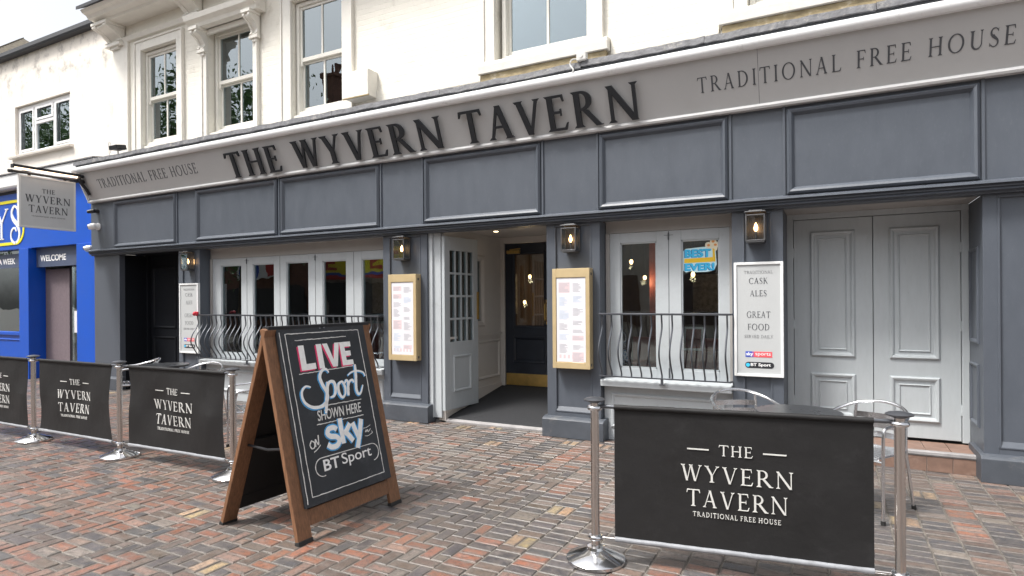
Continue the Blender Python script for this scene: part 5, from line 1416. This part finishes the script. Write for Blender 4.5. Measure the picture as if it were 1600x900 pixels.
# ================================================================== BISTRO CHAIRS AND TABLES
def make_chair():
    t = thing('bistro_chair', 'x', 'chair', (0, 0, 0), 'aluminium bistro chairs')
    r = .0115
    hoop = spline([(.23, .275, .0), (.225, .275, .35), (.22, .275, .62), (.17, .275, .665), (.0, .275, .675), (-.15, .25, .71), (-.25, .15, .755), (-.275, 0, .775),
                   (-.25, -.15, .755), (-.15, -.25, .71), (0, -.275, .675), (.17, -.275, .665), (.22, -.275, .62), (.225, -.275, .35), (.23, -.275, 0)], 7)
    m = MB(); m.tube(hoop, r, 10); m.build('arm_hoop', 'aluminium', t, smooth=True)
    for s in (-1, 1):
        m = MB(); m.tube(spline([(-.30, s * .21, .0), (-.24, s * .205, .30), (-.215, s * .20, .45), (-.235, s * .19, .62), (-.235, s * .18, .735)], 6), r, 10); lg = m.build('leg', 'aluminium', t, smooth=True)
        m = MB(); m.tube([(-.303, s * .21, -.0), (-.298, s * .21, .03)], .016, 10); m.tube([(.23, s * .275, 0), (.23, s * .275, .03)], .016, 10); m.build('foot_cap', 'rubber', lg, smooth=True)
    m = MB(); fr = [(.21, -.23, .445), (.21, .23, .445), (-.21, .20, .43), (-.21, -.20, .43)]
    m.tube([fr[0], fr[1]], .01, 8); m.tube([fr[1], fr[2]], .01, 8); m.tube([fr[3], fr[0]], .01, 8); m.tube([(.222, -.275, .43), (.222, .275, .43)], .009, 8)
    m.build('seat_frame', 'aluminium', t, smooth=True)
    m = MB()
    for k in range(8): x = -.185 + k * .053; m.box(x - .021, x + .021, -.225 - x * .05, .225 + x * .05, .446 + .02 * x, .454 + .02 * x)
    m.build('seat', 'aluminium', t, .003)
    for z in (.52, .59, .66):
        m = MB(); n = 12
        pts = [(-.225 - .045 * math.cos((k / n - .5) * math.pi), -.195 + .39 * k / n) for k in range(n + 1)]
        for a, b in zip(pts[:-1], pts[1:]):
            m.add([(a[0], a[1], z - .022), (b[0], b[1], z - .022), (b[0], b[1], z + .022), (a[0], a[1], z + .022), (a[0] - .004, a[1], z - .022), (b[0] - .004, b[1], z - .022), (b[0] - .004, b[1], z + .022), (a[0] - .004, a[1], z + .022)],
                  [(0, 1, 2, 3), (7, 6, 5, 4), (0, 4, 5, 1), (3, 2, 6, 7)])
        m.build('back_slat', 'aluminium', t)
    return t
ch = make_chair()
for i, (x, y, rz, lb) in enumerate(((-8.75, -1.30, -118, 'aluminium bistro chair whose arched back shows above the distant small banner'), (-7.30, -1.40, -80, 'aluminium bistro chair mostly hidden behind the banner nearest the chalkboard'),
                                    (-5.50, -2.0, -120, 'aluminium bistro chair with slatted back seen between the chalkboard and the barrier post'), (-.64, -1.05, -58, 'aluminium bistro chair behind the large near banner, left of the black table'),
                                    (.19, -1.25, -122, 'aluminium bistro chair behind the large near banner, right of the black table'))):
    if i == 0: ch.location = (x, y, 0); ch.rotation_euler = (0, 0, math.radians(rz)); ch['label'] = lb
    else: dup(ch, loc=(x, y, 0), rotz=math.radians(rz), label=lb)
def make_table():
    t = thing('bistro_table', 'x', 'table', (0, 0, 0), 'black bistro tables')
    m = MB(); m.lathe([(.002, .712), (.298, .712), (.30, .716), (.30, .732), (.296, .736), (.002, .736)], n=48); m.build('table_top', 'table_black', t, smooth=True)
    m = MB(); m.lathe([(.03, .03), (.025, .12), (.025, .712)], n=20); m.build('column', 'aluminium', t, smooth=True)
    for k in range(4):
        a = math.pi / 4 + k * math.pi / 2
        m = MB(); m.tube([(0, 0, .07), (.16 * math.cos(a), .16 * math.sin(a), .05), (.29 * math.cos(a), .29 * math.sin(a), .015)], [.02, .016, .013], 8); m.build('foot', 'aluminium', t, smooth=True)
    return t
tb = make_table(); tb.location = (-.23, -1.50, 0); tb['label'] = 'black round table behind the large near banner'
dup(tb, loc=(-8.05, -1.35, 0), label='black round table hidden mostly by the distant small banners')

# ================================================================== ACROSS THE STREET (seen in the window reflections)
op = thing('brick_building', 'tall brick building with chimney across the street, reflected in the sash windows', 'building', (-28, -17, 0))
MB().box(-33, -24.0, -26, -17, 0, 10.6).build('wall', 'opp_brick', op)
m = MB(); m.profx([(-16.8, 10.6), (-21.5, 13.4), (-26.2, 10.6)], -33.2, -23.8); rf = m.build('roof', 'roof_tile', op)
m = MB(); m.box(-25.0, -24.2, -18.6, -17.6, 10.7, 14.3); m.box(-25.1, -24.1, -18.7, -17.5, 14.0, 14.2)
for x in (-24.8, -24.4): m.lathe([(.12, 14.3), (.10, 14.8)], (x, -18.1, 0), 12)
m.build('chimney', 'opp_brick', rf)
MB().box(-30.2, -26.4, -17.0, -16.7, 2.85, 4.0).build('sign_board', 'opp_white', op)
MB().box(-29.9, -28.4, -16.7, -16.67, 2.95, 3.6).build('sign_stripe', 'opp_blue', op)
MB().box(-27.7, -26.5, -16.7, -16.67, 2.9, 3.95).build('sign_stripe', 'opp_red', op)
MB().box(-32, -25, -17.0, -16.95, .6, 2.4).build('shop_window', 'logo_black', op)
for z in (4.9, 7.9):
    for x in (-31.6, -28.6, -25.6):
        m = MB(); z_frames(m, x - .6, x + .6, z, z + 1.8, -17.0, -16.94, .1); wf = m.build('window', 'opp_white', op)
        MB().box(x - .5, x + .5, -16.98, -16.97, z + .1, z + 1.7).build('pane', 'glass', wf)
op2 = thing('takeaway_shop', 'takeaway shop with a yellow and red sign across the street, reflected in the folding window', 'shop', (-20, -17, 0))
MB().box(-23.9, -15.3, -26, -17, 0, 7.0).build('wall', 'opp_stone', op2)
m = MB(); m.box(-23.8, -17.0, -17.0, -16.6, 2.95, 4.2); sg = m.build('sign_board', 'opp_yellow', op2)
MB().box(-23.8, -17.0, -16.66, -16.58, 2.82, 2.948).build('blue_border', 'opp_blue', op2)
MB().box(-23.8, -17.0, -16.66, -16.58, 2.66, 2.818).build('red_border', 'opp_red', op2)
m = MB()
for x in (-23.2, -21.6, -20.2, -18.8): m.box(x, x + .26, -16.6, -16.57, 3.12, 4.02); m.box(x + .262, x + .75, -16.6, -16.57, 3.12, 3.30); m.box(x + .262, x + .62, -16.6, -16.57, 3.5, 3.66); m.box(x + .262, x + .75, -16.6, -16.57, 3.85, 4.02)
m.build('red_mark', 'opp_red', sg)
MB().box(-23.5, -15.8, -17.0, -16.95, .6, 2.5).build('shop_window', 'logo_black', op2)
m = MB(); m.profx([(-16.8, 7.0), (-21.5, 9.0), (-26.2, 7.0)], -23.79, -15.25); m.build('roof', 'slate', op2)
op3 = thing('stone_terrace', 'plain stone terrace across the street, reflected in the right-hand panes', 'building', (-5, -17, 0))
MB().box(-15.2, 9, -26, -17.5, 0, 7.4).build('wall', 'opp_stone', op3)
m = MB(); m.profx([(-17.3, 7.4), (-21.7, 10.0), (-26.2, 7.4)], -15.2, 9); m.build('roof', 'slate', op3)
for x in range(-14, 9, 3):
    m = MB(); z_frames(m, x - .6, x + .6, 4.0, 5.7, -17.5, -17.42, .1); wf = m.build('window', 'opp_white', op3)
    MB().box(x - .5, x + .5, -17.48, -17.47, 4.1, 5.6).build('pane', 'glass', wf)
    MB().box(x - 1.1, x + 1.1, -17.5, -17.46, .5, 2.6).build('shop_window', 'logo_black', op3)

def tree(x, y, h, label, seed):
    R = np.random.default_rng(seed)
    t = thing('tree', label, 'tree', (x, y, 0), 'street trees across the road')
    m = MB(); m.tube([(x, y, 0), (x + .05, y, h * .3), (x - .1, y + .1, h * .55), (x, y, h * .85)], [.28, .22, .15, .05], 12)
    for k in range(7):
        a = k * .9; z = h * (.32 + .06 * k); L = h * .25
        m.tube([(x, y, z), (x + math.cos(a) * L * .5, y + math.sin(a) * L * .5, z + L * .4), (x + math.cos(a) * L, y + math.sin(a) * L, z + L * .7)], [.09, .06, .03], 7)
    m.build('trunk', 'bark', t, smooth=True)
    vs, fs = [], []
    cl = [(R.normal(0, h * .15), R.normal(0, h * .13), h * (.66 + R.normal(0, .16))) for _ in range(95)]
    for cx, cy, cz in cl:
        for _ in range(150):
            p = np.array([x + cx, y + cy, cz]) + R.normal(0, .42, 3)
            a, b = R.normal(0, 1, 3), R.normal(0, 1, 3); a /= np.linalg.norm(a); b -= a * (a @ b); b /= np.linalg.norm(b)
            s = R.uniform(.07, .13); i = len(vs)
            vs += [tuple(p - a * s), tuple(p + b * s * .5), tuple(p + a * s), tuple(p - b * s * .5)]; fs.append((i, i + 1, i + 2, i + 3))
    m = MB(); m.add(vs, fs); m.build('crown', 'leaf', t)
tree(-20.6, -9.6, 10.4, 'leafy street tree reflected in the sash window under the hood', 3)
tree(-26.2, -9.6, 11.4, 'leafy street tree reflected in the leftmost sash window', 5)
tree(-36.5, -10.0, 12.0, 'leafy street tree reflected in the neighbour casement', 8)
